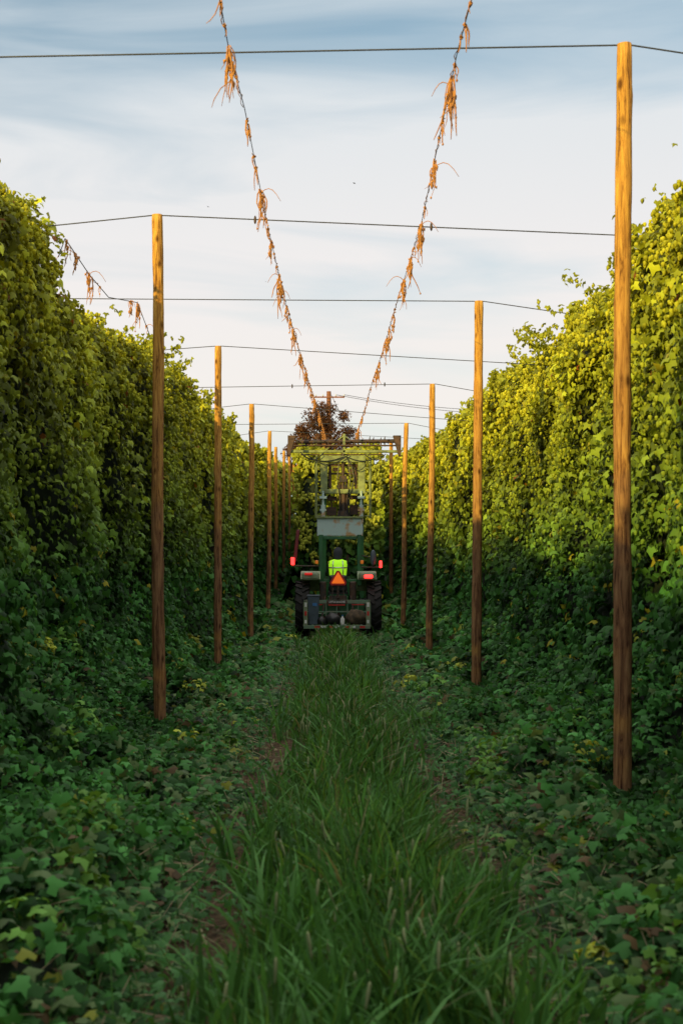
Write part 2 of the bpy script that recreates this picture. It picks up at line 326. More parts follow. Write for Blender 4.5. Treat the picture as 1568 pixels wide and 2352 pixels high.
# ---------------------------------------------------------------- ground cover
PB = [(2.165, 10.46), (-1.806, 15.33), (2.09, 20.0), (-1.875, 24.3), (2.075, 29.1), (-1.80, 33.3), (2.03, 38.4)]
def clearing(x, y):
    k = np.ones_like(x)
    for px_, py_ in PB:
        g = np.exp(-((x-px_*(.5+.5*y/py_))/.28)**2)*np.where(y > py_+.5, 0, np.exp(-(np.clip(py_-y-1.5, 0, 99)/(.13*py_))**2))
        k = k*(1-.97*g)
    return k
def cover_h(x, y):
    edge = .22*(vn(x*0, y, 3, .9, 21)-.5)+.20*(vn(x*0, y, 3, 2.7, 22)-.5)
    e = np.where(x < .1, -.66-x+edge, x-.96+edge)
    a = np.clip(e/.7, 0, 1); a = a*a*(3-2*a)
    nearf = np.interp(y, [4, 12, 20, 30], [1.0, .9, .75, .75])
    h = a*(.03+nearf*(.60*np.clip(vn(x, y, 0, 1.5, 2)-.36, 0, 1)+.22*np.clip(vn(x, y, 0, 4.0, 3)-.25, 0, 1)))
    wl = np.clip((np.abs(x-.1)-1.85)/1.1, 0, 1)
    h = h+wl*wl*.7*(.4+1.0*vn(x, y, 0, .9, 6))
    h = h+.35*np.clip((np.abs(x-.25)-1.15)/.5, 0, 1)*np.exp(-((y-34)/5)**2)*vn(x, y, 0, 1.4, 16)
    return h*clearing(x, y), e
def ground_cover():
    ac = Acc()
    xs = np.linspace(-5, 5, 140); ys = np.linspace(2, 60, 420); X, Y = np.meshgrid(xs, ys); H, e = cover_h(X, Y)
    Z = T(Y)+np.where(e > .40, H-.09, -.25)
    V = np.stack([X, Y, Z], -1).reshape(-1, 3); nx = len(xs); i, j = np.meshgrid(np.arange(nx-1), np.arange(len(ys)-1)); a = (j*nx+i).ravel()
    Fc = np.vstack([np.stack([a, a+1, a+nx+1], 1), np.stack([a, a+nx+1, a+nx], 1)])
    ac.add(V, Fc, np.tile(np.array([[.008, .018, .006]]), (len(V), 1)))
    g0 = np.array([.036, .122, .028])
    edges = [3.0, 6, 9, 12, 16, 21, 28, 38, 55]
    for a_, b_ in zip(edges[:-1], edges[1:]):
        d = .5*(a_+b_); sz = max(.064, .0046*d); W = min(4.2, .27*b_+1.2)
        n = int((b_-a_)*2*W*(2.3/(sz*sz*.55)))
        x = rng.uniform(-W, W, n); y = rng.uniform(a_, b_, n); H, e = cover_h(x, y)
        patch = np.where(np.abs(x-.1) < 2.1, np.clip((vn(x, y, 0, 2.1, 31)-.25)*4.5, .25, 1), 1)
        k = (e > -.12) & (rng.random(n) < np.clip((e+.1)/.45, .10, 1)*patch) & (x > x_left(y)-.4) & (x < x_right(y)+.4); x, y, H, e = x[k], y[k], H[k], e[k]; n = len(x)
        cl = clearing(x, y)
        z = T(y)+H+.02-.11*rng.random(n)*(H > .1)+.14*rng.random(n)**3*np.clip(e/.4, .1, 1)*cl+.015
        Pn = np.stack([x, y, z], 1)
        flat = np.clip(e/.6, .4, 1)[:, None]
        nn = nrm(np.array([0, -.4, .9])+rng.normal(0, .65, (n, 3))*flat)
        R = frames(nn, rng.normal(0, 1, (n, 3)))
        deep = np.clip((z-T(y)-H+.06)/.13, .28, 1.4)  # painted shade: leaves low in the mat get a darker colour
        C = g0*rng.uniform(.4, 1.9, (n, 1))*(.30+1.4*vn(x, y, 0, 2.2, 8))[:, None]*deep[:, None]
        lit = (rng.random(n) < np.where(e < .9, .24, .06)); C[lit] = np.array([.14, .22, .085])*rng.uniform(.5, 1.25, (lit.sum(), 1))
        yl = (vn(x, y, 0, 2.0, 12) > .80) & (rng.random(n) < .45) | (rng.random(n) < .010); C[yl] = np.array([.30, .34, .05])*rng.uniform(.5, 1.1, (yl.sum(), 1))
        br = rng.random(n) < np.where(e < .6, .07, .010); C[br] = np.array([.15, .10, .05])*rng.uniform(.5, 1.1, (br.sum(), 1))
        S = sz*rng.uniform(.45, 1.8, n)
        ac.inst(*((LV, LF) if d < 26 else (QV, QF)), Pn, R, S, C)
    for _ in range(560):
        y = 3.8+32*rng.random()**1.5; sd_ = rng.random() < .5; x = rng.uniform(-3.1, -.85) if sd_ else rng.uniform(1.1, 3.3)
        if abs(x) > .27*y+.8: continue
        if clearing(np.array([x]), np.array([y]))[0] < .9: continue
        H, e = cover_h(np.array([x]), np.array([y])); r_ = rng.uniform(.10, .28); hh = rng.uniform(.08, .36)*np.interp(y, [4, 25], [1, .8]); m = int(rng.integers(26, 64))
        v = nrm(rng.normal(0, 1, (m, 3))); v[:, 2] = np.abs(v[:, 2])
        Pn = np.stack([x+v[:, 0]*r_, y+v[:, 1]*r_, T(y)+H[0]+v[:, 2]*hh*rng.uniform(.5, 1, m)], 1)
        R = frames(v+rng.normal(0, .5, (m, 3))+np.array([0, 0, .4]), rng.normal(0, 1, (m, 3))-np.array([0, 0, .6]))
        cc_ = (g0*1.3 if rng.random() < .75 else np.array([.11, .24, .045]) if rng.random() < .75 else np.array([.32, .37, .05]))*rng.uniform(.7, 1.5)
        ac.inst(LV, LF, Pn, R, max(.066, .0044*y)*rng.uniform(.5, 1.4, m), cc_*rng.uniform(.5, 1.5, (m, 1)))
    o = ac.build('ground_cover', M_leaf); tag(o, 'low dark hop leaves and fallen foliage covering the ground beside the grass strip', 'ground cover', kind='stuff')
ground_cover()
def litter():
    ac = Acc(); n = 19000
    y = 3.5+36*rng.random(n)**1.6; x = rng.uniform(-1.6, 1.9, n)
    e = np.minimum(np.abs(x+.60), np.abs(x-.92)); k = rng.random(n) < np.exp(-(e/.28)**2)*.75+.05; x, y = x[k], y[k]; n = len(x)
    Pn = np.stack([x, y, T(y)+.012+.03*rng.random(n)], 1)
    R = frames(np.array([0, 0, 1.])+rng.normal(0, .3, (n, 3)), rng.normal(0, 1, (n, 3)))
    pal = np.array([(.11, .19, .07), (.18, .12, .07), (.06, .15, .04), (.28, .24, .15), (.06, .14, .035)])
    C = pal[rng.integers(0, 5, n)]*rng.uniform(.6, 1.1, (n, 1))
    ac.inst(LV, LF, Pn, R, np.maximum(.032, .0026*y)*rng.uniform(.5, 1.2, n), C)
    m = 2400; y = 4.5+32*rng.random(m)**1.4; x = np.where(rng.random(m) < .65, rng.normal(1.15, .32, m), rng.normal(-.8, .25, m)); th = rng.uniform(0, math.pi, m); ln = rng.uniform(.05, .22, m)
    SV = np.array([(-.5, -.012, 0), (.5, -.012, .06), (.5, .012, .06), (-.5, .012, 0), (0, 0, .06)]); SF = np.array([(0, 1, 4), (1, 2, 4), (2, 3, 4), (3, 0, 4)])
    H, e2 = cover_h(x, y)
    R = frames(nrm(np.array([0, 0, 1.])+rng.normal(0, .6, (m, 3))), np.stack([np.sin(th), np.cos(th), 0*th], 1))
    ac.inst(SV, SF, np.stack([x, y, T(y)+H+.03+.05*rng.random(m)], 1), R, ln, np.array([.36, .29, .18])*rng.uniform(.5, 1.1, (m, 1)))
    tag(ac.build('leaf_litter', M_dry), 'pale trampled leaves and dry stalks along the bare wheel tracks', 'leaf litter', kind='stuff')
litter()
def blades(x, y, h, wd, lean, C, acc):
    n = len(x); th = rng.uniform(0, 2*math.pi, n); ld = np.stack([np.cos(th), np.sin(th)], 1)
    ph = rng.uniform(0, 2*math.pi, n); wdv = np.stack([np.cos(ph), np.sin(ph)], 1)
    K = 5; V = np.zeros((n, K*2+1, 3))
    for k in range(K+1):
        u = k/K; off = lean*h*(u**1.9); zz = h*(u-.42*lean*u**2.6)
        cx = x+ld[:, 0]*off; cy = y+ld[:, 1]*off; cz = T(y)-.01+zz
        ww = wd*(.55+.45*math.sin(min(1, u*2.2)*1.57))*(1-u**2.5)*.5
        if k < K:
            V[:, 2*k] = np.stack([cx-wdv[:, 0]*ww, cy-wdv[:, 1]*ww, cz], 1); V[:, 2*k+1] = np.stack([cx+wdv[:, 0]*ww, cy+wdv[:, 1]*ww, cz], 1)
        else: V[:, 2*K] = np.stack([cx, cy, cz], 1)
    f = []
    for k in range(K-1): a = 2*k; f += [(a, a+1, a+3), (a, a+3, a+2)]
    f.append((2*K-2, 2*K-1, 2*K)); f = np.array(f)
    Fc = (f[None]+(np.arange(n)*(2*K+1))[:, None, None]).reshape(-1, 3)
    acc.add(V.reshape(-1, 3), Fc, np.repeat(C, 2*K+1, 0))
GC = np.array([.072, .190, .045])
def grass():
    ac = Acc()
    for a_, b_, dn in ((3.2, 7, 1300), (7, 12, 1250), (12, 20, 850), (20, 42, 460)):
        n = int((b_-a_)*2.6*dn); y = rng.uniform(a_, b_, n); x = rng.uniform(-1.1, 1.5, n)
        cxx = .17+.05*np.sin(y*.7)+.06*np.interp(y, [4, 8], [1, 0]); hw = np.interp(y, [4, 6.5, 9, 12, 40], [.80, .68, .55, .50, .50])+.34*(vn(x*0, y, 0, 1.6, 4)-.5)
        q = np.abs(x-cxx)/hw; clump = .5*vn(x, y, 0, 1.7, 5)+.5*vn(x, y, 0, 4.2, 7)
        k = (q < .85+.5*rng.random(n)) & (rng.random(n) < np.clip((clump-.36)*3.4, .06, 1)); x, y, q, clump = x[k], y[k], q[k], clump[k]; n = len(x)
        tall = np.clip(1.2-q**2, .15, 1)*(.15+1.2*np.clip((clump-.40)*3.2, 0, 1))
        h = (.05+.38*tall)*rng.uniform(.35, 1.25, n)
        wd = np.maximum(.006, .0006*y)*rng.uniform(.5, 1.9, n)*(1+1.1*(h > .22))
        C = GC*rng.uniform(.4, 1.6, (n, 1))*(.5+1.0*vn(x, y, 0, 1.2, 6))[:, None]
        yy_ = rng.random(n) < .30; C[yy_] = C[yy_]*np.array([1.6, 1.2, .9])
        C[rng.random(n) < .07] = (.26, .25, .13)
        blades(x, y, h, wd, rng.uniform(.1, .9, n), C, ac)
    for _ in range(230):
        yc = 4.4+28*rng.random()**1.5; xc = rng.normal(.18, .34); n = 16
        if _ < 9: yc, xc = [(7.6, -.28), (8.3, .05), (6.4, .45), (6.2, .62), (7.9, -.36), (9.5, .3), (5.4, .2), (6.6, .8), (5.9, -.2)][_]; n = 30
        blades(xc+rng.normal(0, .06, n), yc+rng.normal(0, .06, n), rng.uniform(.18, .55, n), np.full(n, .026)*rng.uniform(.6, 1.3, n), rng.uniform(.1, .9, n), GC*rng.uniform(.6, 1.7, (n, 1)), ac)
    # mixed broad-leaved weeds, some standing on small mounds of their own
    n = 17000; y = 3.4+30*rng.random(n)**1.7; x = rng.normal(.22, .46, n); k = vn(x, y, 0, 2.4, 11) > .42; x, y = x[k], y[k]; n = len(x)
    R = frames(np.array([0, -.3, 1.])+rng.normal(0, .5, (n, 3)), rng.normal(0, 1, (n, 3)))
    ac.inst(LV, LF, np.stack([x, y, T(y)+.03+.20*rng.random(n)*vn(x, y, 0, 2.4, 11)], 1), R, np.maximum(.038, .0027*y)*rng.uniform(.5, 1.6, n), np.array([.065, .18, .055])*rng.uniform(.5, 1.6, (n, 1)))
    n = 11000; y = 3.8+22*rng.random(n)**1.5; x = np.where(rng.random(n) < .68, rng.uniform(.6, 2.4, n), rng.uniform(-1.9, -.5, n))
    trk = np.minimum(np.abs(x+.60), np.abs(x-.92))
    k = (vn(x, y, 0, 1.8, 14) > .50) & (clearing(x, y) > .8) & (rng.random(n) < np.clip(trk/.25, np.interp(y, [4, 9], [.8, .2]), 1)); x, y = x[k], y[k]; n = len(x)
    blades(x, y, rng.uniform(.08, .44, n), np.maximum(.006, .0006*y), rng.uniform(.1, .9, n), GC*rng.uniform(.5, 1.4, (n, 1)), ac)
    tag(ac.build('grass', M_grass), 'long green grass strip running up the middle of the lane', 'grass', kind='stuff')
    ac = Acc(); n = 240; y = 4.6+26*rng.random(n)**1.3; x = rng.normal(.2, .30, n); h = rng.uniform(.25, .45, n)
    C = np.tile(np.array([[.30, .34, .17]]), (n, 1))
    blades(x, y, h, np.full(n, .004), np.full(n, .12), C*.6, ac)
    R = frames(np.array([0, 0, 1.])+rng.normal(0, .15, (n, 3)), rng.normal(0, 1, (n, 3)))
    ac.inst(CV, CF, np.stack([x, y, T(y)+h+.03], 1), R, np.stack([np.full(n, .018), np.full(n, .018), np.full(n, .10)], 1), C)
    tag(ac.build('seed_heads', M_dry), 'pale seed heads standing among the grass strip', 'seed heads', kind='stuff')
grass()

# ---------------------------------------------------------------- hard-surface builder
class MB:
    def __init__(s): s.v = []; s.f = []
    def box(s, cx, cy, cz, sx, sy, sz, R=None):
        n = len(s.v)
        for a in (-.5, .5):
            for b in (-.5, .5):
                for c in (-.5, .5):
                    p = Vector((a*sx, b*sy, c*sz))
                    if R: p = R @ p
                    s.v.append((p.x+cx, p.y+cy, p.z+cz))
        for q in ((0, 1, 3, 2), (4, 6, 7, 5), (0, 4, 5, 1), (2, 3, 7, 6), (0, 2, 6, 4), (1, 5, 7, 3)): s.f.append(tuple(n+i for i in q))
        return s
    def tube(s, pts, r, k=6, cap=True):
        pts = [Vector(p) for p in pts]; n = len(s.v); m = len(pts); rs = r if isinstance(r, (list, tuple)) else [r]*m
        prev = None
        for i, p in enumerate(pts):
            t = (pts[min(i+1, m-1)]-pts[max(i-1, 0)]).normalized()
            a = prev if prev is not None else (Vector((0, 0, 1)) if abs(t.z) < .9 else Vector((1, 0, 0)))
            u = (a-t*a.dot(t)).normalized(); v = t.cross(u); prev = u
            for j in range(k):
                w_ = 2*math.pi*j/k; q = p+(u*math.cos(w_)+v*math.sin(w_))*rs[i]; s.v.append(tuple(q))
        for i in range(m-1):
            for j in range(k):
                a = n+i*k+j; b = n+i*k+(j+1) % k; s.f.append((a, b, b+k, a+k))
        if cap: s.f.append(tuple(n+j for j in range(k))[::-1]); s.f.append(tuple(n+(m-1)*k+j for j in range(k)))
        return s
    def lathe(s, prof, c, axis='z', k=20, sx=1, sy=1):
        n = len(s.v)
        for (r, h) in prof:
            for j in range(k):
                a = 2*math.pi*j/k; p = (r*math.cos(a)*sx, r*math.sin(a)*sy, h)
                if axis == 'x': p = (h, p[0], p[1])
                if axis == 'y': p = (p[0], h, p[1])
                s.v.append((p[0]+c[0], p[1]+c[1], p[2]+c[2]))
        for i in range(len(prof)-1):
            for j in range(k):
                a = n+i*k+j; b = n+i*k+(j+1) % k; s.f.append((a, b, b+k, a+k))
        s.f.append(tuple(n+j for j in range(k))[::-1]); s.f.append(tuple(n+(len(prof)-1)*k+j for j in range(k)))
        return s
    def build(s, name, m, parent=None, bevel=0, smooth=False):
        me = bpy.data.meshes.new(name); me.from_pydata(s.v, [], s.f); me.update()
        o = link(name, me, m, parent, smooth)
        if bevel:
            b = o.modifiers.new('bevel', 'BEVEL'); b.width = bevel; b.segments = 2; b.limit_method = 'ANGLE'
        return o

# ---------------------------------------------------------------- poles
def pole(xb, xt, yt_px, d, label, r=.063):
    xb_ = (xb-CX)*d/F; xt_, _, zt = P(xt, yt_px, d); zb = float(T(d))
    b = MB(); k = 16; m = 60
    H = zt-zb+.1; wob = [random.uniform(-.014, .014) for _ in range(4)]
    ra = [1+random.uniform(-.05, .05) for _ in range(k)]
    knots = [(random.uniform(.05, .95), random.uniform(0, 6.28)) for _ in range(9)]
    for i in range(m):
        u = i/(m-1); z = -.1+H*u; cx = (xt_-xb_)*u+wob[0]*math.sin(u*7+wob[1]*900); cy = wob[2]*math.sin(u*5)
        rr = r*(1.1-.17*u)*(1+.03*math.sin(u*23+wob[3]*900)+.02*math.sin(u*61+wob[1]*500))
        if i == m-1: rr *= .93
        for j in range(k):
            a = 2*math.pi*j/k; q = rr*ra[j]*(1+random.uniform(-.02, .02))
            for ku, ka in knots:
                q += .012*math.exp(-((u-ku)*H/.07)**2-((math.cos(a)-math.cos(ka))**2+(math.sin(a)-math.sin(ka))**2)/.2)
            b.v.append((cx+q*math.cos(a), cy+q*math.sin(a), z))
    for i in range(m-1):
        for j in range(k): a = i*k+j; c = i*k+(j+1) % k; b.f.append((a, c, c+k, a+k))
    b.f.append(tuple((m-1)*k+j for j in range(k)))
    o = b.build('trellis_pole', M_wood, None, smooth=False)
    for p_ in o.data.polygons[:-1]: p_.use_smooth = True
    o.location = (xb_, d, zb); tag(o, label, 'pole', 'wooden poles along the hop lane')
    return o
rp = [(1427, 1431, 102, 10.46, 'tall wooden pole at the far right, nearest and largest of all the poles'),
      (1093, 1099, 692, 20.0, 'wooden pole on the right, second from the camera on that side'),
      (985, 993, 882, 29.1, 'wooden pole on the right, third from the camera on that side'),
      (925, 932, 972, 38.4, 'wooden pole on the right, fourth from the camera, just past the tractor')]
lp = [(367, 361, 493, 15.33, 'wooden pole on the left, nearest and largest on that side'),
      (500, 501, 795, 24.3, 'wooden pole on the left, second from the camera on that side'),
      (575, 578, 928, 33.3, 'wooden pole on the left, third from the camera on that side'),
      (616, 620, 990, 42.8, 'wooden pole on the left, fourth from the camera, left of the tractor')]
for a in rp: pole(*a)
for a in lp: pole(*a)
ordn = ['fifth', 'sixth', 'seventh', 'eighth', 'ninth']
for i in range(5):
    d = 47.6+9.25*i; x = CX+2.12*F/d; pole(x, x, CY-(T(d)+5.5-CH)*F/d, d, 'small distant wooden pole, %s from the camera on the right side' % ordn[i])
    d = 52+9.2*i; x = CX-1.88*F/d; pole(x, x, CY-(T(d)+5.5-CH)*F/d, d, 'small distant wooden pole, %s from the camera on the left side' % ordn[i])

# ---------------------------------------------------------------- cross wires
def crosswire(pts, d, label, clips=()):
    P3 = [Vector(P(px, py, d)) for px, py in pts]; o0 = P3[len(P3)//2].copy()
    Q = []
    for a, b in zip(P3[:-1], P3[1:]):
        for k in range(6): Q.append(a.lerp(b, k/6)-o0)
    Q.append(P3[-1]-o0)
    o = MB().tube(Q, .0065, 6).build('cross_wire', M_wire); o.location = o0; tag(o, label, 'wire', 'wires crossing the lane from pole to pole')
    for px, py in clips:
        c = Vector(P(px, py, d))-o0
        MB().lathe([(.004, -.045), (.012, -.03), (.015, 0), (.012, .03), (.004, .045)], (c.x, c.y, c.z), k=8).build('wire_clip', M_dark, o, smooth=True)
crosswire([(-800, 147), (0, 131), (1412, 104), (1450, 104), (1568, 122), (2000, 190)], 10.46, 'highest wire, stretched across the lane to the nearest right pole')
crosswire([(-300, 560), (155, 515), (348, 495), (374, 495), (1413, 540), (1900, 562)], 15.33, 'dark wire across the lane from the nearest left pole', [(586, 505), (990, 521)])
crosswire([(-200, 682), (180, 686), (1089, 692), (1109, 692), (1300, 720), (1700, 780)], 20.0, 'wire across the lane level with the second right pole top')
crosswire([(100, 845), (385, 803), (495, 795), (510, 795), (1185, 835), (1500, 855)], 24.3, 'wire across the lane from the second left pole top')
crosswire([(200, 897), (450, 890), (987, 882), (1000, 882), (1130, 905), (1300, 935)], 29.1, 'wire across the lane from the third right pole top', [(671, 887), (883, 883)])
crosswire([(350, 960), (510, 935), (573, 928), (584, 928), (1050, 965), (1200, 975)], 33.3, 'wire across the lane from the third left pole top')
crosswire([(350, 982), (530, 975), (927, 972), (938, 972), (1030, 990), (1150, 1012)], 38.4, 'wire across the lane from the fourth right pole top, above the cutter')
crosswire([(450, 1015), (560, 998), (615, 990), (625, 990), (900, 1004), (1000, 1010)], 42.8, 'wire across the lane from the fourth left pole top, behind the cutter')

# ---------------------------------------------------------------- lengthwise wires with twine remnants
def strand(pts3, tufts, label, sd=1, wrap=(9.6, 43), wr=.004):
    rnd = random.Random(sd)
    P3 = [Vector(p) for p in pts3]; o0 = P3[2].copy(); Q = [p-o0 for p in P3]
    S = []
    for a, b in zip(Q[:-1], Q[1:]):
        n = max(2, int((b-a).length/.25))
        for k in range(n): S.append(a.lerp(b, k/n))
    S.append(Q[-1])
    root = MB().tube(S, wr, 5).build('trellis_wire', M_wire); root.location = o0; tag(root, label, 'wire', 'wires along the lane hung with twine')
    def at(d):
        for a, b in zip(Q[:-1], Q[1:]):
            if a.y+o0.y <= d <= b.y+o0.y: return a.lerp(b, (d-o0.y-a.y)/(b.y-a.y))
        return Q[-1]
    d = wrap[0]
    while d < wrap[1]:
        b = MB(); g = 1+max(0, (d-14))*.02; ln = rnd.uniform(.35, 1.3)*(1+.02*d); pts = []; ph = rnd.uniform(0, 6)
        m = int(ln/.05)+3
        for k in range(m):
            q = at(d+ln*k/(m-1)); a = ph+k*.8+rnd.uniform(-.5, .5); rr = rnd.uniform(.004, .020)*g
            pts.append(q+Vector((math.cos(a)*rr, 0, math.sin(a)*rr-.006)))
        b.tube(pts, [.0032*g*rnd.uniform(.7, 1.4) for _ in pts], 4); d += ln+rnd.choice([0, .15, .3, .5])
        b.build('dried_bine', M_twine, root, smooth=True)
    for (d, size) in tufts:
        c = at(d); g = 1+max(0, (d-14))*.02
        b = MB(); n = int(1+size*size*6+size*1.2)
        b.lathe([(.004, -.018), (.017*g, 0), (.004, .018)], tuple(c), k=6)
        for _ in range(n):
            ln = size*rnd.uniform(.25, 1.0)*.40; th = rnd.uniform(0, 6.28); sp_ = rnd.uniform(.0, .4)*rnd.random()
            dy = rnd.uniform(-.10, .10)*size; st_ = at(d+dy)+Vector((rnd.uniform(-.015, .015), 0, rnd.uniform(-.015, .015)))
            pts = []; cu = rnd.uniform(-1, 1); f1 = rnd.uniform(2, 6); hook = rnd.uniform(-.4, .4)*(rnd.random() < .3)
            for k in range(7):
                u = k/6; pts.append(st_+Vector((math.cos(th)*sp_*ln*u+cu*.12*ln*math.sin(u*f1)+hook*ln*u**3, math.sin(th)*sp_*ln*u, -ln*u*(1-abs(hook)*.4*u)+rnd.uniform(-.04, .04)*ln)))
            q = rnd.uniform(.6, 1.35)*g
            b.tube(pts, [.0045*q, .0055*q, .005*q, .005*q, .0045*q, .004*q, .002*q], 4)
            if rnd.random() < .3: b.lathe([(.002, -.014), (.010*g, -.003), (.009*g, .004), (.002, .014)], tuple(pts[rnd.choice([2, 4, 6])]), k=5)
        if rnd.random() < (.5 if size > .7 else .15) and d < 24:
            th = rnd.choice([0, math.pi])+rnd.uniform(-.4, .4); ln = rnd.uniform(.08, .26)
            pts = [c+Vector((math.cos(th)*ln*u, math.sin(th)*ln*u, .06*math.sin(u*3)*ln/.2-.10*u*u)) for u in (0, .2, .4, .6, .8, 1)]
            b.tube(pts, [.0045*g, .004*g, .004*g, .0036*g, .003*g, .002*g], 4)
        if size > .6:
            for _ in range(int(size*9)):
                p_ = at(d+rnd.uniform(-.10, .10))+Vector((rnd.uniform(-.02, .02), 0, rnd.uniform(-.17, .0)))
                a = rnd.uniform(0, 3.14); l_ = rnd.uniform(.015, .035)*g; b.tube([p_, p_+Vector((math.cos(a)*l_*.6, 0, -math.sin(a)*l_*1.2)), p_+Vector((math.cos(a)*l_*.8, 0, -math.sin(a)*l_*2.4-.01))], [.002, .014*g, .002], 4)
        b.build('twine_tuft', M_twine, root, smooth=True)
    return root
def gen(d0, d1, seed):
    r = random.Random(seed); o = []; d = d0
    while d < d1:
        o.append((d, r.choice([.2, .3, .4, .65, 1.1]))); d += r.uniform(.25, .9)*(1+.045*(d-14))
    return o
Lp = [P(505, 0, 9.57), P(527, 121, 10.46), P(562, 250, 11.8), P(612, 508, 15.4), P(655, 692, 20), P(688, 808, 24.3), P(712, 886, 29.1), P(728, 935, 33.3), P(742, 985, 38.4), P(748, 1012, 43), (-.05, 52, 6.1)]
Rp = [P(1082, 0, 9.57), P(1050, 118, 10.46), P(1016, 280, 12.2), P(966, 520, 15.4), P(912, 692, 20), P(877, 815, 24.3), P(853, 884, 29.1), P(838, 940, 33.3), P(824, 980, 38.4), P(816, 1010, 43), (.9, 52, 6.1)]
Lp = [(Lp[0][0]-.05, -6, 5.4)]+Lp; Rp = [(Rp[0][0]+.03, -6, 5.4)]+Rp
big_l = [(9.62, .5), (9.98, .25), (10.42, 1.15), (10.52, .9), (11.0, .3), (12.1, .5), (12.35, .6), (13.1, .45), (13.45, .6), (14.3, 1.1), (14.4, .5), (15.3, .35), (15.75, .5), (16.35, .8)]
big_r = [(9.62, .25), (9.98, .6), (10.2, .3), (10.75, .5), (11.1, 1.2), (11.25, .9), (12.2, .5), (12.6, .4), (13.25, .8), (13.45, .8), (14.7, .35), (15.35, 1.2), (15.5, .9), (16.5, .5)]
strand(Lp, big_l+gen(17.0, 43, 3), 'left of the two long wires overhead, strung with orange twine remnants', sd=1)
strand(Rp, big_r+gen(17.1, 43, 5), 'right of the two long wires overhead, strung with orange twine remnants', sd=2)
Sp = [P(135, 590, 15.6), P(150, 548, 16.0), P(205, 630, 17.7), P(250, 683, 19), P(316, 695, 20.2), P(348, 780, 22), P(400, 850, 25)]
strand(Sp, [(16.1, .7), (16.7, .8), (17.7, 1.1), (18.4, .4), (19.9, .7), (20.3, 1.2), (21.3, .4)], 'sagging wire along the left hop wall top with dangling orange twine', sd=4, wrap=(17.5, 18.5), wr=.006)

# ---------------------------------------------------------------- tractor
X0, Y0 = .25, 34.3; Z0 = float(T(Y0))
tr = empty('tractor', (X0, Y0, Z0), 'green farm tractor seen from behind with a tall hop cutter mast and lit red lamps', 'tractor')
def LX(px, ly=0): return (px-CX)*(Y0+ly)/F-X0
def LZ(py, ly=0): return CH-Z0+(CY-py)*(Y0+ly)/F
def bxp(b, x0, y0, x1, y1, ly, th):
    b.box((LX(x0, ly)+LX(x1, ly))/2, ly, (LZ(y0, ly)+LZ(y1, ly))/2, abs(LX(x1, ly)-LX(x0, ly)), th, abs(LZ(y0, ly)-LZ(y1, ly))); return b
def wheel(cx, cy, R_, W, name='wheel', nl=20):
    cz = R_-.02
    rim = MB().lathe([(.05, -W*.2), (R_*.5, -W*.16), (R_*.56, -W*.34), (R_*.6, -W*.36), (R_*.6, W*.36), (R_*.56, W*.34), (R_*.5, W*.16), (.05, W*.2)], (0, 0, 0), 'x', 24).build(name, M_yellowrim, tr, smooth=False)
    rim.location = (cx, cy, cz)
    t = MB(); h = W/2
    t.lathe([(R_*.6, -h*.72), (R_*.72, -h*.98), (R_*.88, -h), (R_*.945, -h*.85), (R_*.955, 0), (R_*.945, h*.85), (R_*.88, h), (R_*.72, h*.98), (R_*.6, h*.72), (R_*.58, 0)], (0, 0, 0), 'x', 32)
    for i in range(nl):
        for s_ in (-1, 1):
            a = 2*math.pi*(i+(.5 if s_ > 0 else 0))/nl
            Rm = Matrix.Rotation(a, 3, 'X') @ Matrix.Rotation(s_*.62, 3, 'Z')
            c = Matrix.Rotation(a, 3, 'X') @ Vector((s_*h*.5, 0, R_*.965))
            t.box(c.x, c.y, c.z, h*1.15, .045, R_*.075, Rm)
    t.build('tyre', M_rubber, rim)
wheel(LX(695), 0, .69, .34); wheel(LX(858), 0, .69, .34)
wheel(LX(712), 2.1, .46, .26, nl=16); wheel(LX(842), 2.1, .46, .26, nl=16)
b = MB(); b.box(0, .0, .72, 1.3, .22, .22); b.box(0, .35, .85, .45, 1.0, .45); b.box(0, 1.6, .8, .34, 1.9, .3); b.box(0, 2.1, .46, 1.3, .12, .12); b.box(0, -.2, .75, .5, .3, .5)
b.build('chassis', M_green, tr, bevel=.03)
b = MB(); b.box(0, -.42, .95, .42, .16, .12); b.box(0, -.4, .6, .1, .3, .1); b.lathe([(.03, 0), (.03, -.14)], (0, -.35, .72), 'y', 8)
for s_ in (-1, 1):
    b.tube([(s_*.3, 0, .5), (s_*.38, -.75, .42)], .03); b.tube([(s_*.3, -.2, 1.05), (s_*.38, -.6, .5)], .022); b.tube([(0, -.36, 1.0), (0, -.8, .95)], .025)
    b.tube([(s_*.12, -.45, 1.2), (s_*.15, -.5, .9), (s_*.05, -.55, .8)], .014)
b.build('hitch', M_dark, tr)
b = MB()
hp = [(.36, .95), (.36, 1.35), (.28, 1.48), (-.28, 1.48), (-.36, 1.35), (-.36, .95)]
for yy in (.95, 2.3, 2.62):
    k = 1 if yy < 2.4 else .82
    for x_, z_ in hp: b.v.append((x_*k, yy, .95+(z_-.95)*k))
for i in range(2):
    for j in range(6): a = i*6+j; c = i*6+(j+1) % 6; b.f.append((a, a+6, c+6, c))
b.f.append((0, 1, 2, 3, 4, 5)); b.f.append((17, 16, 15, 14, 13, 12)); b.build('bonnet', M_green, tr, bevel=.03)
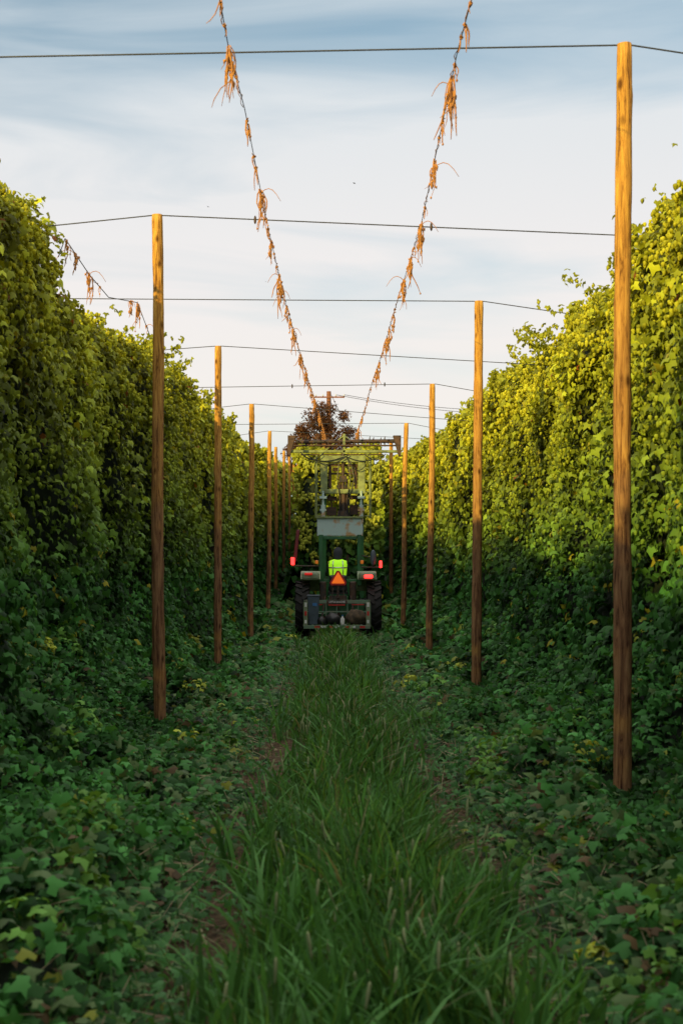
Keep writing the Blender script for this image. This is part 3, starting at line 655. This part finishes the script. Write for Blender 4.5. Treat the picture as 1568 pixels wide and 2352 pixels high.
for s_, pxa, pxb in ((-1, 691, 736), (1, 820, 863)):
    b = MB(); xa, xb = LX(pxa), LX(pxb); n = 12
    for i in range(n+1):
        a = math.radians(128-100*i/n)
        for rr in (.80, .765):
            for x_ in (xa, xb): b.v.append((x_, -math.cos(math.pi-a)*rr, .70+math.sin(a)*rr*1.12))
    for i in range(n):
        q = i*4
        for a_, b_ in ((0, 1), (1, 3), (3, 2), (2, 0)): b.f.append((q+a_, q+b_, q+4+b_, q+4+a_))
    b.f.append((0, 2, 3, 1)); b.f.append((n*4, n*4+1, n*4+3, n*4+2))
    fe = b.build('fender', M_fender, tr, bevel=.012)
    MB().box((xa+xb)/2, -.50, LZ(1323), .42, .12, .20).build('fender_end', M_fender, fe, bevel=.06)
    if s_ < 0: MB().box(LX(709), -.57, LZ(1318), .19, .05, .06).build('tail_lamp', M_redlamp, tr, bevel=.02)
    else: MB().box(LX(844), -.57, LZ(1324), .20, .05, .08).build('tail_lamp', M_redbright, tr, bevel=.025)
for px in (737, 825):
    b = MB(); bxp(b, px-5, 1228, px+5, 1345, .1, .09); b.build('roll_bar_post', M_green, tr, bevel=.012)
for ya, yb_ in ((1232, 1239), (1330, 1338)):
    b = MB(); bxp(b, 742.5, ya, 819.5, yb_, .1, .07); b.build('roll_bar_crosspiece', M_green, tr, bevel=.01)
for px in (727, 831):
    MB().box(LX(px), .02, LZ(1291), .075, .06, .085).build('indicator_lamp', M_amber, tr, bevel=.015)
b = MB(); b.tube([(LX(736), .1, LZ(1300)), (LX(672), .05, LZ(1300))], .016); b.build('lamp_bracket', M_dark, tr)
b = MB(); b.tube([(LX(826), .1, LZ(1303)), (LX(875), .05, LZ(1303))], .016); b.build('lamp_bracket', M_dark, tr)
MB().box(LX(672), 0, LZ(1289), .09, .06, .18).build('warning_lamp', M_redbright, tr, bevel=.02)
MB().box(LX(874), 0, LZ(1296), .065, .06, .17).build('warning_lamp', M_redbright, tr, bevel=.02)
MB().box(LX(680), .3, LZ(1253), .085, .07, .78, Matrix.Rotation(math.radians(6), 3, 'Y')).build('side_arm', M_maroon, tr, bevel=.015)
o = MB().lathe([(.02, -.03), (.13, -.025), (.15, 0), (.13, .025), (.02, .03)], (0, 0, 0), 'y', 20, 1, 1).build('mirror', M_bin, tr, smooth=True)
o.location = (LX(857), .1, LZ(1281)); o.scale = (.5, 1, 1.3)
MB().tube([(LX(826), .1, LZ(1275)), (LX(850), .12, LZ(1280))], .014).build('mirror_arm', M_dark, tr)
MB().box(0, .08, 1.06, .48, .46, .12).build('seat', M_black, tr, bevel=.04)
MB().box(0, -.16, 1.30, .42, .09, .40).build('backrest', M_black, tr, bevel=.04)
b = MB(); n = 18; b.tube([(.2*math.cos(2*math.pi*i/n), .60+.2*math.sin(2*math.pi*i/n)*.8, 1.46+.1*math.sin(2*math.pi*i/n)) for i in range(n+1)], .015); b.tube([(0, .60, 1.46), (0, .85, 1.1)], .025); b.build('steering_wheel', M_black, tr)
MB().box(0, .45, .62, 1.1, .8, .05).build('footboard', M_dark, tr)
for sx_ in (-1, 1):
    MB().box(sx_*.36, .05, 1.12, .16, .6, .45).build('console', M_dark, tr, bevel=.03)
sg = MB()
def triprism(b, cx, cz, r, y0, y1, cut):
    pts = []
    for i in range(3):
        a = math.radians(90+120*i)
        for da in (-cut, cut): pts.append((cx+r*math.cos(a+da), cz+r*math.sin(a+da)))
    n = len(b.v)
    for yy in (y0, y1):
        for p_ in pts: b.v.append((p_[0], yy, p_[1]))
    b.f.append(tuple(range(n, n+6))); b.f.append(tuple(range(n+11, n+5, -1)))
    for j in range(6): b.f.append((n+j, n+6+j, n+6+(j+1) % 6, n+(j+1) % 6))
tx, tz = LX(776), LZ(1331)
triprism(sg, tx, tz, .215, -.34, -.33, .16); sgo = sg.build('warning_triangle', M_redpaint, tr)
b = MB(); triprism(b, tx, tz, .17, -.352, -.343, .05); b.build('orange_panel', M_orange, sgo)
MB().box(tx, -.31, tz-.2, .05, .03, .5).build('sign_bracket', M_dark, tr)
b = MB(); bxp(b, 728, 1189, 833, 1231, .2, .05); pn = b.build('mast_panel', M_pale, tr, bevel=.01)
b = MB(); bxp(b, 727, 1186, 834, 1190, .18, .10); b.build('panel_lip', M_olive, pn)
md = 1.0
for px in (744, 830):
    b = MB(); bxp(b, px-8, 1050, px+8, 1133, md, .12); b.build('mast_upright', M_olive, tr, bevel=.01)
b = MB(); bxp(b, 736, 1047, 839, 1062, md-.01, .14); b.build('mast_crossbeam', M_olive, tr, bevel=.01)
b = MB(); bxp(b, 736, 1124, 839, 1134, md-.01, .14); b.build('mast_crossbeam', M_olive, tr, bevel=.01)
b = MB(); bxp(b, 755, 1066, 761, 1122, md+.1, .06); bxp(b, 814, 1066, 820, 1122, md+.1, .06); bxp(b, 754, 1066, 821, 1071, md+.11, .05); bxp(b, 754, 1086, 821, 1090, md+.12, .05); b.build('inner_frame', M_rust, tr, bevel=.006)
for px in (727, 849):
    b = MB(); b.tube([(LX(px, md), md, LZ(1190, md)), (LX(px, md), md, LZ(1045, md))], .022)
    b.tube([(LX(px-3 if px < 800 else px+3, md), md+.1, LZ(1190, md)), (LX(px-3 if px < 800 else px+3, md), md+.1, LZ(1050, md))], .014)
    q = 741 if px < 800 else 833
    for py in (1075, 1105, 1130, 1160, 1185): b.tube([(LX(px, md), md, LZ(py, md)), (LX(q, md), md, LZ(py, md))], .012)
    b.build('side_rail', M_olive, tr)
for px in (742, 829):
    b = MB(); b.tube([(LX(px, md), md-.1, LZ(1200, md)), (LX(px, md), md-.1, LZ(1160, md))], .055, 10); b.tube([(LX(px, md), md-.1, LZ(1160, md)), (LX(px, md), md-.1, LZ(1128, md))], .026, 8); b.box(LX(px, md), md-.1, LZ(1143, md), .18, .1, .06); b.box(LX(px, md), md-.1, LZ(1172, md), .16, .1, .05); b.build('lift_cylinder', M_pale, tr)
b = MB(); X_ = LX(788, md)
b.tube([(X_, md, LZ(1210, md)), (X_, md, LZ(1135, md))], .075, 10); b.tube([(X_-.08, md, LZ(1190, md)), (X_-.08, md+.02, LZ(1095, md))], .028); b.tube([(X_+.09, md, LZ(1190, md)), (X_+.09, md+.02, LZ(1100, md))], .028)
b.tube([(X_, md, LZ(1135, md)), (X_, md, LZ(1040, md))], .042, 8); b.box(X_, md, LZ(1100, md), .18, .14, .16); b.box(X_, md-.02, LZ(1180, md), .28, .1, .14); b.box(X_+.02, md+.03, LZ(1152, md), .24, .12, .18); b.box(X_-.05, md+.02, LZ(1118, md), .22, .1, .08)
b.build('centre_cylinder', M_dark, tr)
b = MB()
for x0, y0, x1, y1 in ((752, 1140, 774, 1150), (802, 1138, 822, 1147), (750, 1165, 772, 1184), (804, 1160, 822, 1182), (764, 1074, 778, 1082), (798, 1078, 812, 1084)): bxp(b, x0, y0, x1, y1, md+.16, .08)
for k in range(4): b.tube([(LX(757+22*k, md), md+.14, LZ(1134, md)), (LX(762+18*k, md), md+.18, LZ(1160, md)), (LX(757+22*k, md), md+.14, LZ(1190, md))], .018)
b.build('valve_block', M_rust, tr)
for px in (744, 830):
    b = MB(); bxp(b, px-5, 1133, px+5, 1375, md+.05, .09); b.build('mast_leg', M_green, tr, bevel=.01)
b = MB()
for (x0, x1, y0, dip, off) in ((700, 790, 1050, 10, 0), (705, 800, 1046, 22, .04), (790, 878, 1048, 12, 0), (795, 850, 1052, 30, .03), (690, 745, 1040, 18, .05), (835, 885, 1044, 14, .05)):
    b.tube([(LX(x0+(x1-x0)*u, md), md-.12-off, LZ(y0+dip*math.sin(u*math.pi), md)) for u in [i/8 for i in range(9)]], .012, 5)
for dx in (-.1, .12, .18): b.tube([(X_+dx, md-.1, LZ(1060, md)), (X_+dx*1.5, md-.14, LZ(1100, md)), (X_+dx*.8, md-.1, LZ(1150, md)), (X_+dx, md-.05, LZ(1200, md))], .014, 5)
b.build('hydraulic_hose', M_black, tr)
b = MB(); bxp(b, 664, 1034, 915, 1040, md, .1); hd = b.build('cutter_beam', M_olive, tr, bevel=.008)
b = MB(); bxp(b, 690, 1043, 880, 1045.5, md+.05, .05); b.build('lower_tie_bar', M_rust, hd)
b = MB(); bxp(b, 668, 1022, 912, 1025, md-.05, .10); b.build('cutter_rail', M_rust, tr, bevel=.006)
b = MB(); b.tube([(LX(680, md), md, LZ(1015, md)), (LX(912, md), md, LZ(1013, md))], .05, 10)
for i in range(27):
    px = 684+i*8.6; a = i*.9
    for k in (0, 1):
        an = a+k*math.pi; c = Vector((LX(px, md), md, LZ(1014, md))); e_ = c+Vector((.02, math.cos(an)*.13, math.sin(an)*.13)); b.tube([c, e_], [.026, .008], 5)
b.build('cutter_roller', M_dark, tr)
for x0, x1, sgn in ((661, 680, 1), (902, 920, -1)):
    b = MB(); xa, xb = LX(x0, md), LX(x1, md); za, zb = LZ(1001, md), LZ(1048, md)
    pts = [(xa, za), (xb, za), (xa+.05, zb), (xa, zb)] if sgn > 0 else [(xa, za), (xb, za), (xb, zb), (xb-.05, zb)]
    for yy in (md-.12, md+.12):
        for p_ in pts: b.v.append((p_[0], yy, p_[1]))
    b.f += [(0, 1, 2, 3), (7, 6, 5, 4)]+[(j, j+4, (j+1) % 4+4, (j+1) % 4) for j in range(4)]
    b.build('end_plate', M_rust, tr, bevel=.006)
b = MB(); b.box(LX(790, md), md, LZ(1020, md), .06, .1, .5); b.tube([(LX(790, md), md, LZ(1000, md)), (LX(735, md), md, LZ(1045, md))], .02); b.tube([(LX(790, md), md, LZ(1000, md)), (LX(845, md), md, LZ(1045, md))], .02)
b.build('centre_bracket', M_olive, tr, bevel=.006)
rd = -1.15
rk = MB()
for (x0, y0, x1, y1, ly, th) in ((697, 1436, 850, 1444, rd-.45, .07), (697, 1378, 850, 1386, rd+.45, .05), (697, 1380, 704, 1440, rd+.45, .05), (843, 1380, 850, 1440, rd+.45, .05)): bxp(rk, x0, y0, x1, y1, ly, th)
xa, xb = LX(699, rd), LX(848, rd); zf = LZ(1434, rd)
for i in range(9): rk.box(xa+(xb-xa)*i/8, rd, zf-.02, .05, .86, .035)
for i in range(5): rk.box((xa+xb)/2, rd-.4+.2*i, zf-.05, xb-xa-.06, .04, .03)
for i in range(1, 6): x_ = xa+(xb-xa)*i/6; rk.box(x_, rd+.45, LZ(1410, rd+.45), .025, .03, .5)
rk.box((xa+xb)/2, rd+.45, LZ(1405, rd+.45), xb-xa-.1, .025, .03)
for x_ in (xa, xb): rk.tube([(x_, rd+.42, LZ(1384, rd+.45)), (x_, rd-.42, LZ(1388, rd-.45))], .022); rk.tube([(x_, rd-.42, LZ(1388, rd-.45)), (x_, rd-.42, zf-.02)], .022)
rack = rk.build('carrying_rack', M_rack, tr, bevel=.004)
for px in (702, 845):
    b = MB(); bxp(b, px-4.5, 1382, px+4.5, 1436, rd-.46, .02); b.build('side_board', M_fender, rack)
    for k, (ya, yb_) in enumerate(((1384, 1394), (1404, 1414), (1424, 1432))):
        b = MB(); bxp(b, px-2.5, ya, px+2.5, yb_, rd-.475, .006); b.build('reflector', M_white if k != 1 else M_redpaint, rack)
for k, (x0, x1) in enumerate(((722, 734), (736, 748), (754, 766), (768, 780), (792, 804), (806, 816), (826, 838))):
    b = MB(); bxp(b, x0, 1437.5, x1, 1442.5, rd-.487, .006); b.build('reflector', (M_redpaint, M_white)[k % 2], rack)
b = MB(); bxp(b, 750, 1378.5, 797, 1387, rd+.42, .008); b.build('sign_plate', M_dark, rack)
b = MB(); bxp(b, 712, 1387.5, 740, 1390, rd+.42, .01); bxp(b, 808, 1387.5, 836, 1390, rd+.42, .01); bxp(b, 754, 1388, 792, 1391, rd+.42, .01); b.build('red_tape', M_redpaint, rack)
cu = bpy.data.curves.new('lettering', 'FONT'); cu.body = 'LOFTUS RANCHES'; cu.size = .066; cu.align_x = 'CENTER'; cu.align_y = 'CENTER'; cu.extrude = .001; cu.offset = .0012
to = bpy.data.objects.new('lettering_src', cu); col.objects.link(to); bpy.context.view_layer.update()
me = bpy.data.meshes.new_from_object(to.evaluated_get(bpy.context.evaluated_depsgraph_get())); bpy.data.objects.remove(to)
lt = link('lettering', me, M_white, rack); lt.rotation_euler = (math.pi/2, 0, 0); lt.location = (LX(773.5, rd+.42), rd+.412, LZ(1382.7, rd+.42)); lt.scale = (.72, 1, 1)
MB().tube([(.25, 1.5, 1.4), (.25, 1.5, 2.0)], .035, 10).build('exhaust_pipe', M_dark, tr)

# things on the rack
def W(lx, ly, lz): return (lx+X0, ly+Y0, lz+Z0)
zt_ = zf
bi = empty('waste_bin', W(LX(720, rd), rd-.1, zt_), 'dark grey blue plastic bin standing at the left end of the tractor rack', 'bin')
b = MB(); h_ = LZ(1370, rd)-zt_
for k, (z_, s_) in enumerate(((0, .105), (h_, .14))):
    for x_, y_ in ((-1, -1), (1, -1), (1, 1), (-1, 1)): b.v.append((x_*s_, y_*s_, z_))
b.f = [(0, 3, 2, 1), (4, 5, 6, 7), (0, 1, 5, 4), (1, 2, 6, 5), (2, 3, 7, 6), (3, 0, 4, 7)]
b.build('body', M_bin, bi, bevel=.015)
MB().box(0, 0, h_+.02, .31, .31, .04).build('lid', M_bin, bi, bevel=.012)
MB().box(0.03, -.132, h_*.72, .1, .012, .07).build('sticker', M_blue, bi)
def blob(name, c, r, m, label, cat, seed, sz=(1, 1, 1)):
    n1_, n2_ = 14, 20; b = MB()
    for i in range(n1_+1):
        for j in range(n2_):
            a = math.pi*i/n1_; p_ = 2*math.pi*j/n2_; v = Vector((math.sin(a)*math.cos(p_), math.sin(a)*math.sin(p_), math.cos(a)))
            q = 1+.35*(float(vn(v.x, v.y, v.z, 2.2, seed))-.5)+.18*(float(vn(v.x, v.y, v.z, 5, seed))-.5)
            z_ = v.z*r*q*sz[2]; b.v.append((v.x*r*q*sz[0], v.y*r*q*sz[1], max(z_, -r*sz[2]*.7)))
    for i in range(n1_):
        for j in range(n2_): a = i*n2_+j; c_ = i*n2_+(j+1) % n2_; b.f.append((a, a+n2_, c_+n2_, c_))
    o = b.build(name, m, None, smooth=True); o.location = (c[0], c[1], c[2]+r*sz[2]*.7); return tag(o, label, cat)
blob('sack', W(LX(817, rd), rd, zt_), .24, M_sack, 'lumpy brown sack heaped at the right end of the tractor rack', 'sack', 3, (1, .9, .85))
blob('bag', W(LX(764, rd), rd+.05, zt_), .19, M_black, 'black bag slumped in the middle of the tractor rack', 'bag', 5, (1, .9, .85))
blob('small_bag', W(LX(738, rd), rd-.2, zt_), .11, M_black, 'small black bag beside the grey blue bin on the rack', 'bag', 9, (.9, .9, 1))
bo = empty('bottle', W(LX(786, rd), rd-.3, zt_), 'small white bottle standing between the bag and the brown sack', 'bottle')
MB().lathe([(.001, 0), (.045, 0), (.048, .02), (.048, .14), (.02, .18), (.018, .2)], (0, 0, 0), k=14).build('body', M_white, bo, smooth=True)
MB().lathe([(.022, .2), (.022, .23)], (0, 0, 0), k=12).build('cap', M_blue, bo)

# ---------------------------------------------------------------- driver
pe = empty('person', W(0, .05, 1.12), 'person in a bright yellow green vest and dark hood driving the tractor, seen from behind', 'person')
def skin_body():
    vs = []; rs = []; es = []
    def v(p, r, par=None):
        vs.append(p); rs.append(r); i = len(vs)-1
        if par is not None: es.append((par, i))
        return i
    pel = v((0, .05, 1.24), .15); sp1 = v((0, .03, 1.45), .14, pel); ch = v((0, .03, 1.68), .155, sp1); nk = v((0, .05, 1.86), .06, ch)
    h1 = v((0, .07, 1.95), .075, nk); h2 = v((0, .08, 2.03), .098, h1); v((0, .07, 2.09), .075, h2)
    v((0, .18, 2.0), .016, h2)
    for s_ in (-1, 1):
        sh = v((s_*.19, .03, 1.77), .068, ch); elb = v((s_*.27, .24, 1.5), .048, sh); wr = v((s_*.2, .5, 1.49), .03, elb); pa = v((s_*.185, .57, 1.5), .032, wr)
        for k, (dx, l_) in enumerate(((-.03, .07), (-.01, .08), (.01, .075), (.03, .06))):
            f1 = v((s_*(.185-dx), .57+l_*.6, 1.515), .010, pa); v((s_*(.185-dx), .57+l_*.75, 1.475), .008, f1)
        t1 = v((s_*.15, .58, 1.49), .011, pa); v((s_*.14, .62, 1.47), .009, t1)
        hp_ = v((s_*.1, .1, 1.22), .095, pel); kn = v((s_*.17, .52, 1.2), .072, hp_); an = v((s_*.17, .62, .76), .045, kn); v((s_*.17, .78, .71), .04, an)
    me = bpy.data.meshes.new('body'); L0 = Vector((0, .05, 1.12))
    me.from_pydata([tuple(Vector(p)-L0) for p in vs], es, []); me.update()
    o = bpy.data.objects.new('body_src', me); col.objects.link(o)
    sk = o.modifiers.new('skin', 'SKIN'); sk.use_smooth_shade = True
    for i, r in enumerate(rs): me.skin_vertices[0].data[i].radius = (r, r)
    me.skin_vertices[0].data[0].use_root = True
    s2 = o.modifiers.new('sub', 'SUBSURF'); s2.levels = 2; s2.render_levels = 2
    bpy.context.view_layer.update()
    m2 = bpy.data.meshes.new_from_object(o.evaluated_get(bpy.context.evaluated_depsgraph_get())); bpy.data.objects.remove(o)
    link('body', m2, M_skin, pe, True)
    m2.materials.append(M_cloth)
    for p_ in m2.polygons:
        c = p_.center+L0
        if (c.z < 1.86 and c.y < .47) or c.z < 1.42: p_.material_index = 1
skin_body()
oz = 1.12
def loft(secs, m, name, parent, k=20):
    b = MB()
    for (z_, cx, cy, rx, ry) in secs:
        for j in range(k): a = 2*math.pi*j/k; b.v.append((cx+rx*math.cos(a), cy-.05+ry*math.sin(a), z_-oz))
    for i in range(len(secs)-1):
        for j in range(k): a = i*k+j; c = i*k+(j+1) % k; b.f.append((a, c, c+k, a+k))
    b.f.append(tuple(range(k))[::-1]); b.f.append(tuple(range(len(b.v)-k, len(b.v))))
    return b.build(name, m, parent, smooth=True)
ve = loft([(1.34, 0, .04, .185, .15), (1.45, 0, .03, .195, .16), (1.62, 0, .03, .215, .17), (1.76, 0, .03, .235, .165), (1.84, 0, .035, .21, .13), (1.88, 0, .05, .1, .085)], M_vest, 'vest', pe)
loft([(1.66, 0, .03, .223, .174), (1.69, 0, .03, .229, .175)], M_steel, 'reflective_band', ve)
for s_ in (-1, 1):
    b = MB(); b.tube([(s_*.12, -.05-.135, 1.5-oz), (s_*.12, -.05-.148, 1.62-oz), (s_*.12, -.05-.14, 1.75-oz), (s_*.11, -.05-.08, 1.84-oz)], .014, 6); b.build('reflective_strap', M_steel, ve)
loft([(1.84, 0, .03, .1, .09), (1.9, 0, .04, .092, .095), (1.98, 0, .05, .108, .112), (2.06, 0, .055, .112, .115), (2.13, 0, .06, .085, .09), (2.17, 0, .065, .04, .04)], M_cloth, 'hood', pe)

# ---------------------------------------------------------------- copper tree, utility pole, far trees
def tree(x, d, h, rad, c, label, seed, name='tree', crown_z=.6, nclump=34, lf=.28, nl=210):
    r = np.random.default_rng(seed); z0 = float(T(d)); root = empty(name, (x, d, z0), label, 'tree')
    b = MB(); b.tube([(0, 0, -.2), (.1, 0, h*.2), (0, .1, h*.42), (0, 0, h*.8)], [.32, .26, .2, .05], 10)
    for k in range(9):
        a = k*2.4; z1 = h*(.25+.05*k); q = rad*.75
        b.tube([(0, 0, z1), (math.cos(a)*q*.5, math.sin(a)*q*.5, z1+h*.1), (math.cos(a)*q, math.sin(a)*q, z1+h*.16)], [.12, .08, .03], 6)
    b.build('trunk', M_bark, root, smooth=True)
    ac = Acc()
    for k in range(nclump):
        u = r.normal(0, 1, 3); u /= np.linalg.norm(u); q = r.uniform(.35, 1)**.5
        wz = 1.15 if u[2] < .2 else 1.0
        cc_ = np.array([u[0]*rad*q*.85*wz, u[1]*rad*q*.85*wz, h*crown_z+u[2]*q*h*(1-crown_z)*.88]); cr_ = rad*r.uniform(.14, .30); n = nl
        v = nrm(r.normal(0, 1, (n, 3))); Pn = cc_+v*cr_*(.4+.75*r.random((n, 1)))*np.array([1, 1, .8])
        R = frames(v+r.normal(0, .6, (n, 3)), r.normal(0, 1, (n, 3)))
        ac.inst(LV, LF, Pn, R, lf*r.uniform(.5, 1.2, n), np.array(c)*r.uniform(.6, 1.4, (n, 1))*r.uniform(.5, 1.5))
    ac.build('crown', M_leaf, root)
tree(-.25, 112, 11.3, 3.0, (.10, .045, .02), 'round copper leaved tree rising behind the cutter head', 11, nclump=90, lf=.17, nl=260)
tree(-4.0, 135, 7.5, 3, (.05, .07, .02), 'low dark tree left of the copper leaved tree', 12)
tree(5.6, 128, 6.9, 3, (.12, .06, .02), 'low brownish tree right of the copper leaved tree', 13)
up = empty('utility_pole', P(755, 1200, 122)[:2]+(float(T(122)),), 'tall brown utility pole with a crossarm rising above the copper leaved tree', 'utility pole')
ztop = P(755, 899, 122)[2]-float(T(122)); z912 = P(755, 913, 122)[2]-float(T(122))
MB().tube([(0, 0, -.3), (0, 0, ztop)], [.24, .19], 14).build('post', M_upole, up)
MB().box(.05, -.25, z912, 2.6, .1, .12).build('crossarm', M_upole, up, bevel=.01)
for x_ in (-1.1, -.5, .6, 1.3): MB().lathe([(.03, 0), (.06, .06), (.04, .16)], (x_, -.25, z912+.06), k=8).build('insulator', M_steel, up)
ux, uz = up.location.x, up.location.z+z912+.2
for i, (x_, ex, ey, ez, lb) in enumerate(((1.3, 26, 124, uz-.6, 'upper of the two thin power lines running right from the utility pole'), (.6, 26, 120, uz-1.6, 'lower of the two thin power lines running right from the utility pole'), (.2, 6.2, 116, float(T(116)), 'thin guy wire slanting down right from the utility pole'))):
    a = Vector((ux+x_, 121.7, uz)); e_ = Vector((ex, ey, ez)); sag = .9 if i < 2 else .05
    o = MB().tube([a.lerp(e_, u)-a-Vector((0, 0, sag*4*u*(1-u))) for u in [k/16 for k in range(17)]], .022, 5).build('power_line' if i < 2 else 'guy_wire', M_wire)
    o.location = a; tag(o, lb, 'power line' if i < 2 else 'wire')

# ---------------------------------------------------------------- birds
def bird(px, py, d, s, lb, ang):
    x, y, z = P(px, py, d); r = empty('bird', (x, y, z), lb, 'bird')
    MB().lathe([(.002, -.5), (.07, -.3), (.11, 0), (.09, .2), (.06, .32), (.07, .38), (.002, .52)], (0, 0, 0), 'x', 10).build('body', M_black, r, smooth=True)
    for s_ in (-1, 1):
        b = MB(); b.v = [(.18, 0, .03), (-.15, 0, .03), (.12, s_*.4, .22), (-.12, s_*.4, .2), (-.12, s_*.85, .08), (.16, 0, 0), (-.14, 0, 0), (.11, s_*.4, .19), (-.12, s_*.4, .17), (-.13, s_*.84, .06)]
        b.f = [(0, 2, 3, 1), (2, 4, 3), (5, 6, 8, 7), (7, 8, 9)]; b.build('wing', M_black, r)
    r.scale = (s, s, s); r.rotation_euler = (.3, .2, ang)
bird(813, 421, 55, .13, 'small dark bird flying high between the two twine wires', .5)
bird(478, 475, 70, .10, 'tiny bird in the pale sky above the left wire', 2.2)
bird(610, 647, 75, .07, 'tiny bird close beside the left twine wire', 1.2)

# ---------------------------------------------------------------- camera
cam = bpy.data.cameras.new('camera'); co = bpy.data.objects.new('camera', cam); col.objects.link(co); sc.camera = co
co.location = (0, 0, CH); co.rotation_euler = (math.pi/2, 0, 0)
cam.sensor_fit = 'VERTICAL'; cam.sensor_height = 36; cam.sensor_width = 24; cam.lens = 36*F/2352
cam.shift_y = (CY-1176)/2352; cam.shift_x = (784-CX)/2352
cam.clip_end = 2000; cam.clip_start = .1
cam.dof.use_dof = True; cam.dof.focus_distance = 30; cam.dof.aperture_fstop = 4.0
sc.view_settings.view_transform = 'Standard'; sc.view_settings.look = 'None'; sc.view_settings.exposure = 0
